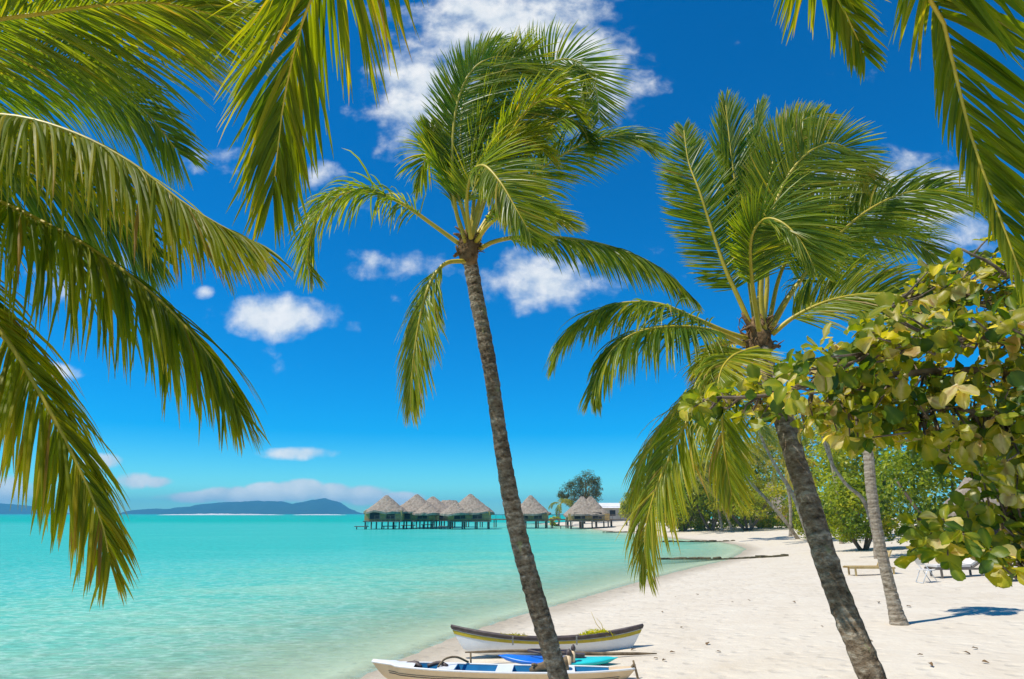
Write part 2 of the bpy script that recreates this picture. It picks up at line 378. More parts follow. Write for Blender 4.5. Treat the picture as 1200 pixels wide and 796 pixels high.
    nt.links.new(mx.outputs[0], out.inputs[0])
    return m
wet_faces = quads[(H.reshape(-1)[quads] < .02).any(1)]
wv_ = V.copy(); wv_[:, 2] = 0
used = np.unique(wet_faces); remap = -np.ones(len(V), int); remap[used] = np.arange(len(used))
tag(link_mesh('sea', wv_[used], remap[wet_faces], water_material(), None, np.maximum(-H.reshape(-1)[used], 0), True), kind='structure')

# far islands, sandbar and surf on the reef
M['hill'] = surf_mat('forested_hill', [(.3, (.010, .035, .022)), (.7, (.024, .060, .035))], .01, 6, .95, .1, 0)
M['sandbar'] = surf_mat('pale_coral_strip', [(.3, (.62, .58, .5)), (.7, (.75, .72, .66))], .02, 4, .9, .1, 0)
def island(name, prof, Y, depth):
    pts = []; xs = np.linspace(prof[0][0], prof[-1][0], 90)
    hp = np.interp(xs, [p[0] for p in prof], [602.2 - p[1] for p in prof])
    hp = np.maximum(0, hp + rng.normal(0, .35, len(xs)) * np.clip(hp / 5, 0, 1))
    rows = 9; v = []
    for j in range(rows):
        u = j / (rows - 1) * 2 - 1
        env = max(0, 1 - abs(u) ** 1.6)
        for i, x in enumerate(xs):
            wob = 1 + (.35 * math.sin(i * .7 + j * 1.9) + .2 * math.sin(i * 1.9 + j)) * (1 - env)
            p = at(x, 602, Y)
            v.append([p[0], Y + u * depth * (.25 + .75 * min(1, hp[i] / 12)), -2 + (hp[i] / 810 * Y) * env * wob + (2 if env > 0 else 0)])
    n = len(xs)
    f = [[j * n + i, j * n + i + 1, (j + 1) * n + i + 1, (j + 1) * n + i] for j in range(rows - 1) for i in range(n - 1)]
    return tag(link_mesh(name, v, f, M['hill'], None, None, True), kind='structure')
island('far_island', [(152, 602), (165, 598), (178, 596), (200, 596.5), (215, 594), (232, 593.5), (246, 590), (270, 588.5), (290, 588), (312, 587.5), (328, 588), (340, 591), (352, 590), (366, 586), (380, 584.5), (390, 587), (402, 594), (412, 598), (424, 602)], 4000, 520)
island('far_island_hill', [(-140, 602), (-80, 588), (-30, 590), (0, 590), (15, 592), (40, 594), (52, 598), (60, 602)], 4000, 460)
def strip(name, x0, x1, Y, hgt):
    a, b = at(x0, 602, Y)[0], at(x1, 602, Y)[0]
    n = 40; v = []; 
    for i in range(n):
        x = a + (b - a) * i / (n - 1); e = math.sin(math.pi * i / (n - 1)) ** .4; hh = hgt * e * (.75 + .5 * random.random())
        v += [[x, Y - 30, -.3], [x, Y - 4, hh], [x, Y + 30, hh * .7], [x, Y + 60, -.3]]
    f = [[4 * i + k, 4 * i + 4 + k, 4 * i + 5 + k, 4 * i + 1 + k] for i in range(n - 1) for k in range(3)]
    tag(link_mesh(name, v, f, M['sandbar']), kind='structure')
strip('sandbar', 188, 328, 1500, 2.6)
strip('sandbar_spit', 345, 402, 1500, 1.6)

# ------------------------------------------------------------------ palms
def frond(parent, pts, Lmax=.75, n=70, grav=.9, wind=(0, 0, 0), phi=(66, 24), beta=8, width=.032, t0=.2, tint=.4, segs=5,
          rad=.026, mat='palm', stalk=True, jit=1.0, up=.35, seed=None, crease=True, twist=0, prof=None, ref=None, drop=.04, dens=1.5, leftmul=1.0):
    n = int(n * dens); Lmax *= 1.15
    r = np.random.default_rng(seed if seed is not None else int(abs(pts[0][0] * 911 + pts[-1][2] * 577 + pts[-1][0] * 131)) % 99991)
    C, LEN = catmull(pts, 70)
    T = nrm(np.gradient(C, axis=0))
    mid = C[35] - (C[0] + C[-1]) / 2
    if ref is None: ref_v = mid / max(LEN, 1e-6) * 3 + np.array([0, 0, up])
    else: ref_v = np.array(ref, float)
    U = nrm(ref_v[None] - T * (T @ ref_v)[:, None])
    S = np.cross(T, U)
    tt = np.linspace(0, 1, n)
    tt = np.clip(tt + r.normal(0, .25 / n, n), 0, 1)
    s_t = t0 + (1 - t0) * tt
    both = []
    k = np.r_[s_t, s_t]; tn = np.r_[tt, tt]; side = np.r_[np.ones(n), -np.ones(n)]
    keep = r.random(2 * n) > drop
    k, tn, side = k[keep], tn[keep], side[keep]
    q = np.arange(70) / 69
    def at_(A): return np.stack([np.interp(k, q, A[:, i]) for i in range(3)], 1)
    B, Tt, Ut, St = at_(C), nrm(at_(T)), nrm(at_(U)), nrm(at_(S))
    m = len(k)
    lm = np.where(side * St[:, 0] < 0, leftmul, 1.0)
    ph = np.radians(phi[0] + (phi[1] - phi[0]) * tn ** 1.3 + r.normal(0, 4.5 * jit, m)) * lm ** .6
    be = np.radians(beta + r.normal(0, 9 * jit, m))
    d = np.cos(ph)[:, None] * Tt + np.sin(ph)[:, None] * (side[:, None] * St * np.cos(be)[:, None] + Ut * np.sin(be)[:, None])
    pr = prof or ([0, .1, .38, .7, .9, 1], [.5, .78, 1, .86, .55, .3])
    L = Lmax * np.interp(tn, pr[0], pr[1]) * r.uniform(.86, 1.08, m)
    brk = r.random(m) < .04; L = np.where(brk, L * r.uniform(.4, .8, m), L) * lm
    pull = np.array([0, 0, -grav]) + np.array(wind)
    pull = pull[None] * r.uniform(.65, 1.35, (m, 1)) + r.normal(0, .09 * jit, (m, 3))
    tw = np.radians(r.normal(twist, 22 * jit, m))[:, None]
    P = B.copy(); ks = np.linspace(0, 1, segs + 1)
    wp = np.interp(ks, [0, .12, .45, .8, 1], [.4, .85, 1, .6, .04])
    rows = []; W0 = None
    for i in range(segs + 1):
        W = Tt - d * (Tt * d).sum(1, keepdims=True)
        if W0 is not None: W = W + W0 * .5
        W = nrm(W - d * (W * d).sum(1, keepdims=True)); W0 = W
        NN = np.cross(d, W)
        Wt = W * np.cos(tw) + NN * np.sin(tw); Nt = np.cross(d, Wt)
        w = width * wp[i] * .5 * (L / Lmax) ** .35
        if crease:
            rows.append(np.stack([P - Wt * w[:, None], P + Nt * (w * .55)[:, None], P + Wt * w[:, None]], 1))
        else:
            rows.append(np.stack([P - Wt * w[:, None], P + Wt * w[:, None]], 1))
        d = nrm(d + pull * (.5 + .95 * ks[i]) / segs * (L / .75)[:, None])
        P = P + d * (L / segs)[:, None]
    A = np.stack(rows, 1)                              # m, segs+1, c, 3
    c = A.shape[2]
    base = (np.arange(m) * (segs + 1) * c)[:, None, None]
    ii = (np.arange(segs) * c)[None, :, None]; jj = np.arange(c - 1)[None, None, :]
    o = (base + ii + jj).reshape(-1)
    F = np.stack([o, o + 1, o + 1 + c, o + c], 1)
    lt = tint + r.normal(0, .09, m) + np.where(r.random(m) < .05, .3, 0) + .1 * (tn - .5)
    tv = lt[:, None, None] + (ks ** 3 * .22)[None, :, None] * r.uniform(.2, 1.6, (m, 1, 1)) + np.zeros((1, 1, c))
    fo = link_mesh('frond', A.reshape(-1, 3), F, M[mat], parent, np.clip(tv, 0, 1))
    if stalk:
        b = MB(); kk = np.linspace(0, 1, 70)
        b.tube(C[::2], rad * (1.25 - 1.1 * kk[::2]), 6, .5)
        b.build('stalk', M['stalk'], fo, True)
    return fo

def trunk_mesh(parent, pts, radii, mat='trunk', n=14, step=.035, rough=.035, scar=.06, flare=0):
    p = np.asarray(pts, float); r4 = np.c_[p, radii]
    _, L = catmull(r4, 10)
    m = max(12, int(L / step)); C, _ = catmull(r4, m)
    rr = C[:, 3]
    s = np.linspace(0, L, m)
    if flare: rr = rr * (1 + flare * np.exp(-s / .28))
    R_ = np.random.default_rng(int(abs(p[0][0]) * 1000) % 9973)
    ringpos = np.cumsum(R_.uniform(.075, .16, int(L / .075) + 5))
    ph = np.zeros(m)
    for i, x in enumerate(s):
        j = np.searchsorted(ringpos, x); a = ringpos[j - 1] if j else 0; ph[i] = (x - a) / (ringpos[j] - a)
    prof = (ph - .5) * scar
    ang = np.linspace(0, 2 * math.pi, n, endpoint=False)
    nz = R_.normal(0, rough, (m, n)); nz = (nz + np.roll(nz, 1, 0) + np.roll(nz, 1, 1)) / 2
    low = .06 * np.sin(ang[None] * 2 + s[:, None] * 1.7) + .05 * np.sin(s[:, None] * 3.1 + ang[None])
    b = MB(); b.tube(C[:, :3], rr[:, None] * (1 + prof[:, None] + nz + low), n, np.clip(.5 + (ph - .5) * .7 + 0, 0, 1))
    return b.build('trunk', M[mat], parent, False)

def crown_fibre(parent, c, r, seed=1, spikes=46):
    q = np.random.default_rng(seed); b = MB()
    k = np.linspace(0, 1, 14); ang = np.linspace(0, 2 * math.pi, 12, endpoint=False)
    rr = (r * np.interp(k, [0, .25, .6, 1], [.55, .78, .8, .3]))[:, None] * (1 + q.normal(0, .09, (14, 12)))
    b.tube(c[None] + np.array([0, 0, 1])[None] * ((k - .55) * r * 2.8)[:, None], rr, 12)
    for i in range(spikes):                       # torn sheath strips and dry stubs
        a = q.uniform(0, 2 * math.pi); z = q.uniform(-r * 1.1, r * 1.0); o = np.array([math.cos(a), math.sin(a), 0])
        p0 = c + o * r * .5 + [0, 0, z]; big = q.random() < .3
        p1 = p0 + o * r * q.uniform(.2, .5) + [0, 0, r * q.uniform(.1, .6)]
        p2 = p1 + o * r * q.uniform(.1, .5) + [q.normal(0, .03), q.normal(0, .03), r * q.uniform(-.6, .5)]
        w = r * (q.uniform(.16, .26) if big else q.uniform(.03, .09))
        C, _ = catmull([p0, p1, p2], 7); b.tube(C, np.linspace(w, w * .35, 7) * (1 + q.normal(0, .12, 7)), 6)
    return b.build('crown_fibre', M['fibre'], parent, True)

def pts_of(lst, Y0, start=None):
    out = [at(x, y, Y0 + dy) for x, y, dy in lst]
    return np.array(out)

# --- the palm in the middle
YC = 8.5
tp = [(735, 1010, 8.9), (700, 915, 8.95), (672, 850, 9), (655, 796, 9), (640, 742, 9), (623, 684, 9), (608, 632, 9), (597, 578, 9), (588.5, 524, 9), (580, 470, 9), (572, 420, 9), (563, 370, 9), (555, 328, 9), (549, 296, 9)]
P = np.array([at(*q) for q in tp])
# the foot goes into the sand
while len(P) > 5 and P[1][2] < gz(P[1][0], P[1][1]): P = P[1:]
P[0][2] = min(P[0][2], gz(P[0][0], P[0][1]) - .1)
base = P[0].copy(); base[2] = gz(base[0], base[1])
palm = empty('coconut_palm', base, 'tall leaning coconut palm in the middle, its trunk rising in front of the beached boats', 'palm tree')
trunk_mesh(palm, P, np.interp(np.linspace(0, 1, len(P)), [0, .12, .3, .6, 1], [.155, .128, .118, .104, .096]), flare=.3)
crown_fibre(palm, at(549, 287, YC), .17, 3)
W = (.45, 0, 0)
def cf(l, **k):
    k.setdefault('dens', 2.1); k.setdefault('width', .027); k['Lmax'] = k.get('Lmax', .7) * 1.17; k['tint'] = k.get('tint', .4) + .06
    return frond(palm, pts_of(l, YC), **k)
cf([(541, 288, 0), (505, 262, -.1), (470, 238, -.2), (432, 224, -.2), (397, 229, -.2), (370, 256, -.2), (360, 300, -.1), (366, 322, 0)], Lmax=.62, n=70, t0=.22, grav=1.5, wind=(.1, 0, 0), beta=12, tint=.42, jit=1.5, drop=.1)
cf([(545, 306, -.05), (522, 309, -.2), (505, 330, -.3), (494, 365, -.4), (486, 410, -.4), (482, 450, -.35), (481, 478, -.3)], Lmax=.62, n=64, t0=.16, grav=1.2, wind=(.12, 0, 0), phi=(48, 20), beta=-5, tint=.5)
cf([(562, 292, 0), (580, 283, -.1), (612, 278, -.2), (670, 280, -.3), (725, 292, -.3), (770, 312, -.3), (800, 338, -.2), (814, 352, -.2)], Lmax=.55, n=84, t0=.14, grav=1.7, wind=(.25, 0, 0), beta=-8, tint=.36, phi=(62, 26))
cf([(560, 285, .1), (572, 258, .3), (610, 218, .5), (655, 184, .6), (700, 163, .6), (738, 160, .5), (772, 178, .4)], Lmax=.66, n=84, t0=.25, grav=.75, wind=(.5, 0, 0), beta=2, tint=.36, phi=(62, 26), ref=(.1, -.8, .6), leftmul=.9)
cf([(546, 285, -.1), (534, 245, -.2), (530, 190, -.3), (534, 130, -.3), (549, 88, -.3), (575, 68, -.25), (610, 70, -.1), (640, 92, 0)], Lmax=.80, n=104, t0=.18, grav=.28, wind=(.22, 0, .1), beta=4, tint=.38, phi=(66, 36), drop=.02, ref=(.1, -1, .15), jit=.9, leftmul=.62, rad=.026)
cf([(553, 280, .1), (575, 215, .2), (600, 145, .3), (628, 92, .3), (655, 70, .3), (682, 76, .3), (698, 104, .3), (702, 140, .3)], Lmax=.66, n=98, t0=.3, grav=.3, wind=(.35, 0, .12), beta=4, tint=.40, phi=(72, 38), ref=(.1, -1, .2), jit=.7)
cf([(552, 280, -.2), (547, 240, -.5), (552, 206, -.8), (566, 194, -1.1), (585, 212, -1.35), (605, 245, -1.5), (622, 275, -1.55)], Lmax=.62, n=92, t0=.2, grav=.5, wind=(.35, 0, .05), beta=6, tint=.42, phi=(64, 30), ref=(-.1, -1, .35), jit=.8, leftmul=.75)
cf([(545, 280, .1), (530, 235, .3), (518, 195, .4), (508, 180, .5), (497, 190, .6), (489, 220, .6)], Lmax=.5, n=56, t0=.3, grav=1.3, wind=(.1, 0, 0), tint=.40)
cf([(556, 280, .2), (590, 225, .4), (628, 165, .5), (660, 138, .6), (682, 150, .6), (694, 178, .6)], Lmax=.55, n=74, t0=.3, grav=1.0, wind=(.4, 0, 0), tint=.26, phi=(66, 28))
cf([(558, 283, -.1), (575, 262, -.5), (602, 245, -.8), (635, 248, -1.0), (668, 264, -1.1)], Lmax=.46, n=56, t0=.3, grav=.9, wind=(.4, 0, .1), tint=.46)
cf([(552, 278, 0), (556, 230, 0), (566, 160, 0), (582, 105, .1), (604, 70, .1), (625, 58, .2)], Lmax=.66, n=76, t0=.2, grav=.15, wind=(.4, 0, .1), tint=.38, phi=(50, 22), beta=25)
cf([(550, 280, .2), (545, 225, .3), (540, 165, .4), (545, 110, .5), (560, 70, .5), (585, 45, .5)], Lmax=.66, n=84, t0=.25, grav=.2, wind=(.3, 0, .1), tint=.34, phi=(66, 32), beta=4, ref=(0, -1, .15), leftmul=.55)
cf([(553, 278, -.1), (568, 225, -.2), (592, 165, -.3), (622, 125, -.4), (655, 115, -.4), (680, 135, -.4)], Lmax=.6, n=76, t0=.3, grav=.5, wind=(.5, 0, .05), tint=.44, phi=(66, 30))
cf([(551, 280, -.1), (540, 240, -.2), (526, 205, -.3), (512, 175, -.3), (505, 150, -.3)], Lmax=.45, n=64, t0=.3, grav=.2, wind=(.25, 0, .1), tint=.36, phi=(56, 22))
cf([(552, 280, 0), (560, 240, -.1), (575, 200, -.2), (596, 172, -.3), (622, 165, -.3), (645, 185, -.3)], Lmax=.55, n=64, t0=.3, grav=.7, wind=(.5, 0, .05), tint=.48, phi=(66, 30))

# --- the palm on the right
YR = 7.9
tp = [(1085, 960, 6.3), (1058, 885, 6.5), (1022, 796, 6.7), (999, 740, 6.85), (975, 675, 7.0), (953, 607, 7.2), (936, 553, 7.35), (922, 505, 7.5), (907, 455, 7.7), (893, 412, 7.85), (888, 398, 7.9)]
P = np.array([at(*q) for q in tp])
while len(P) > 5 and P[1][2] < gz(P[1][0], P[1][1]): P = P[1:]
P[0][2] = min(P[0][2], gz(P[0][0], P[0][1]) - .1)
base = P[0].copy(); base[2] = gz(base[0], base[1])
palm = empty('coconut_palm', base, 'thick brown palm leaning left on the sand, wind swept crown behind the broad leaves', 'palm tree')
trunk_mesh(palm, P, np.interp(np.linspace(0, 1, len(P)), [0, .3, .6, 1], [.142, .122, .104, .096]), flare=.25)
crown_fibre(palm, at(889, 394, YR), .19, 5)
def rf(l, **k):
    k.setdefault('dens', 2.1); k.setdefault('width', .026); k['Lmax'] = k.get('Lmax', .7) * 1.13; k['tint'] = k.get('tint', .4) + .06
    return frond(palm, pts_of(l, YR), **k)
rf([(878, 398, 0), (848, 388, -.1), (812, 372, -.2), (770, 356, -.3), (725, 356, -.3), (688, 370, -.3), (662, 392, -.2), (647, 425, -.1)], Lmax=.6, n=76, t0=.2, grav=1.5, wind=(.1, 0, 0), tint=.33, beta=0)
rf([(872, 404, -.1), (835, 388, -.4), (795, 383, -.6), (752, 388, -.7), (722, 405, -.7), (702, 435, -.6), (693, 465, -.6)], Lmax=.6, n=76, t0=.18, grav=1.7, wind=(.12, 0, 0), tint=.32, beta=-5)
rf([(868, 412, .1), (842, 432, .1), (808, 462, 0), (778, 498, 0), (757, 535, 0), (746, 565, 0), (745, 590, 0)], Lmax=.62, n=80, t0=.15, grav=1.35, wind=(.35, 0, 0), tint=.60, phi=(50, 24), dens=1.6)
rf([(870, 415, -.2), (845, 440, -.4), (812, 482, -.6), (785, 535, -.7), (765, 585, -.7), (756, 630, -.6), (758, 672, -.5)], Lmax=.62, n=88, t0=.15, grav=1.35, wind=(.3, 0, 0), tint=.52, phi=(48, 20), dens=1.7)
rf([(878, 415, -.3), (858, 440, -.7), (847, 480, -1.0), (848, 520, -1.1), (853, 555, -1.1), (858, 585, -1.1)], Lmax=.5, n=50, t0=.2, grav=1.0, wind=(.55, 0, 0), tint=.56, phi=(42, 20), dens=1.6, ref=(-.3, -.9, .1))
rf([(884, 392, 0), (868, 355, 0), (850, 315, 0), (834, 268, 0), (820, 225, 0), (807, 190, .1), (801, 150, .2)], Lmax=.50, n=96, t0=.2, grav=.1, wind=(.12, 0, .05), tint=.36, phi=(70, 26), ref=(-.25, -1, .1), beta=-15, rad=.028)
rf([(886, 388, .2), (878, 330, .3), (868, 260, .4), (858, 190, .5), (850, 120, .6)], Lmax=.6, n=90, t0=.2, grav=.1, wind=(.45, 0, .2), tint=.3, phi=(40, 14), beta=15)
rf([(888, 388, .4), (890, 320, .5), (885, 250, .6), (882, 180, .7), (890, 125, .8)], Lmax=.55, n=84, t0=.25, grav=.1, wind=(.5, 0, .2), tint=.22, phi=(44, 16), beta=15)
rf([(894, 388, 0), (899, 330, 0), (896, 270, 0), (900, 215, .1), (914, 170, .2), (938, 143, .3), (966, 132, .4)], Lmax=.70, n=98, t0=.25, grav=.15, wind=(.3, 0, .12), tint=.46, phi=(62, 30), beta=4, ref=(.1, -1, .15), jit=1, leftmul=.7)
rf([(896, 388, -.1), (892, 340, -.2), (899, 280, -.3), (914, 225, -.3), (940, 185, -.3), (972, 168, -.2), (1000, 180, -.1), (1018, 212, 0)], Lmax=.76, n=104, t0=.25, grav=.22, wind=(.3, 0, .1), tint=.42, phi=(70, 36), beta=4, ref=(.1, -1, .2), jit=.9, leftmul=.8)
rf([(903, 388, .1), (930, 340, .2), (970, 288, .2), (1015, 248, .2), (1062, 226, .1), (1110, 224, .1), (1150, 244, .1)], Lmax=.78, ref=(.1, -.8, .55), n=98, t0=.22, grav=.7, wind=(.6, 0, 0), tint=.34, phi=(58, 24), beta=8)
rf([(890, 388, -.3), (881, 330, -.6), (880, 282, -.9), (894, 258, -1.1), (915, 260, -1.3), (938, 282, -1.45), (955, 315, -1.5)], Lmax=.60, n=88, t0=.25, grav=.6, wind=(.35, 0, 0), tint=.36, phi=(64, 30), ref=(-.1, -1, .35), jit=.8, leftmul=.6)
rf([(905, 392, -.1), (930, 372, -.2), (968, 354, -.3), (1010, 345, -.4), (1050, 346, -.4), (1088, 362, -.3)], Lmax=.72, n=92, t0=.15, ref=(.05, -.8, .6), grav=.6, wind=(.4, 0, .1), tint=.52, phi=(56, 24), beta=12)
rf([(900, 388, .3), (925, 345, .5), (962, 305, .7), (1010, 278, .8), (1055, 276, .9), (1098, 300, .9)], Lmax=.72, n=76, t0=.25, grav=.9, wind=(.5, 0, 0), tint=.25)
rf([(900, 385, .3), (915, 320, .5), (945, 265, .7), (985, 235, .8), (1025, 235, .8), (1050, 250, .8)], Lmax=.70, n=88, t0=.28, grav=.5, wind=(.45, 0, 0), tint=.36, phi=(64, 28), ref=(.1, -.9, .4))
rf([(888, 408, -.2), (872, 412, -.6), (858, 418, -.9), (846, 432, -1.2), (840, 455, -1.35)], Lmax=.55, n=56, t0=.2, grav=.5, wind=(1.2, 0, -.1), tint=.5, phi=(50, 24), ref=(-.2, -.5, .8))
rf([(880, 402, .2), (855, 402, .4), (832, 412, .5), (822, 430, .6), (818, 452, .6)], Lmax=.35, n=44, t0=.2, grav=1.3, wind=(.2, 0, 0), tint=.66)

# --- palm whose fronds reach in from the left; its trunk stands outside the picture
crown = at(-230, 190, 4.1)
bx, by = -6.2, 3.1
P = np.array([[bx, by, gz(bx, by) - .1], [bx + .1, by + .1, 1.6], [bx + .5, by + .4, 3.2], [crown[0] - .35, crown[1] - .2, 4.5], crown - np.array([0, 0, .1])])
palm = empty('coconut_palm', [bx, by, gz(bx, by)], 'near coconut palm with broad sunlit fronds drooping in from the left edge', 'palm tree')
trunk_mesh(palm, P, [.19, .16, .15, .13, .12], flare=.3); crown_fibre(palm, crown, .2, 8)
c0 = list(crown)
def lf(l, **k):
    pts = np.vstack([[crown + np.array([.05, 0, .05])], np.array([at(*q) for q in l]).reshape(-1, 3)])
    k.setdefault('width', .024); k.setdefault('segs', 7); k.setdefault('mat', 'palm_old'); k.setdefault('n', 92); k.setdefault('dens', 2.6); k['Lmax'] = k.get('Lmax', .7) * 1.32
    return frond(palm, pts, **k)
lf([(-110, 70, 4.3), (-20, 28, 4.4), (50, 16, 4.45), (120, 6, 4.5), (190, 4, 4.5), (270, 22, 4.5)], Lmax=.85, t0=.22, grav=.75, wind=(.55, 0, 0), tint=.50, phi=(58, 26), mat='palm')
lf([(-120, -10, 4.9), (0, -30, 5.1), (100, -8, 5.2), (200, 8, 5.2), (270, 14, 5.2), (320, 24, 5.2)], Lmax=.62, t0=.3, grav=1.2, wind=(.3, 0, 0), tint=.5, phi=(60, 26))
lf([(-130, 110, 5.2), (-30, 70, 5.4), (40, 60, 5.5), (110, 85, 5.5), (170, 130, 5.5), (210, 180, 5.5)], Lmax=.75, t0=.25, grav=.9, wind=(.3, 0, 0), tint=.40, mat='palm')
lf([(-130, 150, 3.9), (-50, 138, 3.75), (20, 138, 3.7), (90, 158, 3.7), (155, 192, 3.7), (215, 238, 3.7), (265, 268, 3.7), (300, 284, 3.7)], Lmax=.62, t0=.2, grav=1.5, wind=(.2, 0, 0), tint=.50, phi=(60, 26), beta=-10)
lf([(-140, 195, 4.0), (-60, 215, 3.95), (10, 242, 3.9), (90, 282, 3.9), (150, 322, 3.9), (205, 370, 3.9), (250, 424, 3.9), (278, 476, 3.9)], Lmax=.68, t0=.15, grav=1.35, wind=(.15, 0, 0), tint=.42, phi=(58, 22), beta=-6)
lf([(-150, 240, 3.8), (-70, 305, 3.65), (0, 388, 3.6), (50, 468, 3.55), (92, 548, 3.55), (118, 610, 3.55), (129, 660, 3.55)], Lmax=.52, t0=.15, grav=1.2, wind=(.12, 0, 0), tint=.56, phi=(50, 20), beta=-6)
lf([(-150, 190, 4.6), (-80, 180, 4.8), (0, 190, 4.9), (70, 215, 5.0), (130, 250, 5.0), (185, 300, 5.0)], Lmax=.62, t0=.2, grav=1.3, wind=(.15, 0, 0), tint=.32, mat='palm')
lf([(-300, 100, 4.6), (-420, 60, 4.9), (-520, 110, 5.2), (-590, 220, 5.4)], Lmax=.7, n=60, t0=.2, grav=1.2, tint=.4)
lf([(-240, 100, 3.4), (-260, 60, 2.6), (-300, 130, 1.9), (-340, 320, 1.6)], Lmax=.7, n=60, t0=.2, grav=1.2, tint=.4)

# --- palm standing behind the camera, fronds hanging in from the top
crown = np.array([.55, -.75, 6.9]); bx, by = 1.2, -2.6
palm = empty('coconut_palm', [bx, by, gz(bx, by)], 'coconut palm overhead, its long fronds hanging down from the top edge', 'palm tree')
trunk_mesh(palm, [[bx, by, gz(bx, by) - .1], [bx + .05, by + .2, 2.4], [bx - .15, by + .8, 4.6], [crown[0] + .05, crown[1] - .2, 6.2], crown], [.2, .16, .15, .13, .12], flare=.3); crown_fibre(palm, crown, .2, 9)
def of(pre, l, **k):
    pts = np.vstack([[crown], np.array(pre, float).reshape(-1, 3), np.array([at(*q) for q in l]).reshape(-1, 3)])
    k.setdefault('width', .030); k.setdefault('segs', 7); k.setdefault('mat', 'palm_old'); k.setdefault('n', 110); k.setdefault('dens', 1.75)
    return frond(palm, pts, **k)
of([[.1, .6, 7.5], [-.5, 1.9, 7.4]], [(405, -95, 3.0), (372, -20, 3.35), (350, 40, 3.5), (334, 110, 3.65), (326, 170, 3.7), (320, 225, 3.75)], Lmax=.82, t0=.3, grav=.75, wind=(.06, 0, 0), tint=.40, phi=(48, 16), beta=-4, prof=([0, .15, .45, .75, .92, 1], [.5, .85, 1, .9, .62, .42]))
of([[1.0, .7, 7.5], [1.3, 1.9, 7.3]], [(945, -80, 3.3), (974, -16, 3.6), (996, 26, 3.7), (1012, 62, 3.75)], Lmax=.58, t0=.3, grav=.9, wind=(-.05, 0, 0), tint=.38, phi=(58, 20), beta=-6)
of([[1.1, .5, 7.4], [1.6, 1.5, 7.2]], [(1082, -70, 2.6), (1102, 10, 2.85), (1118, 80, 2.95), (1138, 160, 3.0), (1170, 250, 3.0), (1205, 345, 2.95)], Lmax=.74, leftmul=.5, t0=.28, grav=.7, wind=(.3, 0, 0), tint=.38, phi=(60, 20), beta=-4, n=110)
of([[.3, -1.8, 7.5], [.1, -3.0, 7.2], [-.1, -4.1, 6.2], [-.2, -4.6, 5.0]], [], Lmax=.7, n=60, t0=.2, grav=1, tint=.4)
of([[1.6, -1.2, 7.5], [2.9, -1.4, 7.3], [4.0, -1.6, 6.4], [4.5, -1.7, 5.2]], [], Lmax=.7, n=60, t0=.2, grav=1, tint=.4)
of([[-.6, -1.1, 7.5], [-1.8, -1.4, 7.3], [-2.9, -1.6, 6.3], [-3.4, -1.8, 5.2]], [], Lmax=.7, n=60, t0=.2, grav=1, tint=.4)

# --- slim grey palm and the bent one behind it
gb = G(1055, 732); Yb = gb[1]
palm = empty('coconut_palm', gb, 'slim pale grey coconut palm standing on open sand at the right', 'palm tree')
P = np.array([gb - [0, 0, .08]] + [at(x, y, Yb + d) for x, y, d in [(1047, 705, 0), (1038, 670, 0), (1029, 625, 0), (1021, 575, 0), (1017, 525, .1), (1012, 480, .2), (1005, 445, .3)]])
trunk_mesh(palm, P, [.155, .14, .13, .12, .115, .11, .1, .09], 'trunk_grey', flare=.3)
cr = P[-1]; crown_fibre(palm, cr, .16, 12)
def generic_fronds(palm, cr, nf, length, seed, n=44, Lmax=.6, segs=4, tint=.4, mat='palm_far', crease=False, wind=(.35, 0, 0), rad=.02, width=.045):
    q = np.random.default_rng(seed)
    for i in range(nf):
        a = i * 2.39996 + q.uniform(-.2, .2); e = q.uniform(-.35, 1.15) if i % 3 else q.uniform(.5, 1.3); Lf = length * q.uniform(.85, 1.1)
        pts = [np.zeros(3)]; d = np.array([math.cos(a) * math.cos(e), math.sin(a) * math.cos(e), math.sin(e)]); p = np.zeros(3)
        for k in range(6):
            p = p + d * Lf / 6; pts.append(p.copy()); d = nrm(d + np.array([.1 + wind[0] * .25, 0, -.34 - .04 * k]))
        frond(palm, cr + np.array(pts), Lmax=Lmax, n=n, t0=.18, grav=1.2, wind=wind, segs=segs, tint=tint + q.uniform(-.12, .18), mat=mat, crease=crease, seed=int(q.integers(1e6)), rad=rad, width=width)
generic_fronds(palm, cr, 8, 1.05, 21, 40, .38, 5, .42, 'palm', True, width=.034)

# ------------------------------------------------------------------ broad-leaved tree on the right
def leaf_shape(L, Wd, curl, cup, q):
    """obovate leaf, 5 x 4 grid, base at origin along +x, normal +z"""
    us = np.array([0, .2, .45, .7, .9, 1.0]); hw = np.array([.06, .26, .46, .5, .34, .10]) * Wd
    v = []
    for u, h in zip(us, hw):
        for s in (-1, -.5, 0, .5, 1):
            z = cup * abs(s) ** 1.4 * h - curl * u * u * L + .035 * L * math.sin(7 * u + 4 * s) * abs(s) + q.normal(0, .035) * L * abs(s)
            v.append([u * L + (-.04 * L if abs(s) == 1 and u == 1 else 0), s * h, z])
    f = [[i * 5 + j, (i + 1) * 5 + j, (i + 1) * 5 + j + 1, i * 5 + j + 1] for i in range(5) for j in range(4)]
    return np.array(v), f
def frame(d, up):
    x = nrm(d); z = nrm(up - x * (up @ x)); y = np.cross(z, x)
    return np.stack([x, y, z])           # rows
sgb = np.array([6.2, 5.6]); sgz = gz(*sgb)
tree = empty('sea_grape_tree', [sgb[0], sgb[1], sgz], 'broad leaved tree with big round yellow green leaves reaching in from the right edge', 'tree')
b = MB(); root = np.array([sgb[0], sgb[1], sgz - .1]); fork = np.array([6.1, 5.5, 3.1]); top = np.array([6.0, 5.4, 4.9])
C, _ = catmull([root, root + [.1, -.05, 1.2], fork, top], 24)
b.tube(C, np.linspace(.17, .09, 24), 12); b.build('trunk', M['bark'], tree, True)
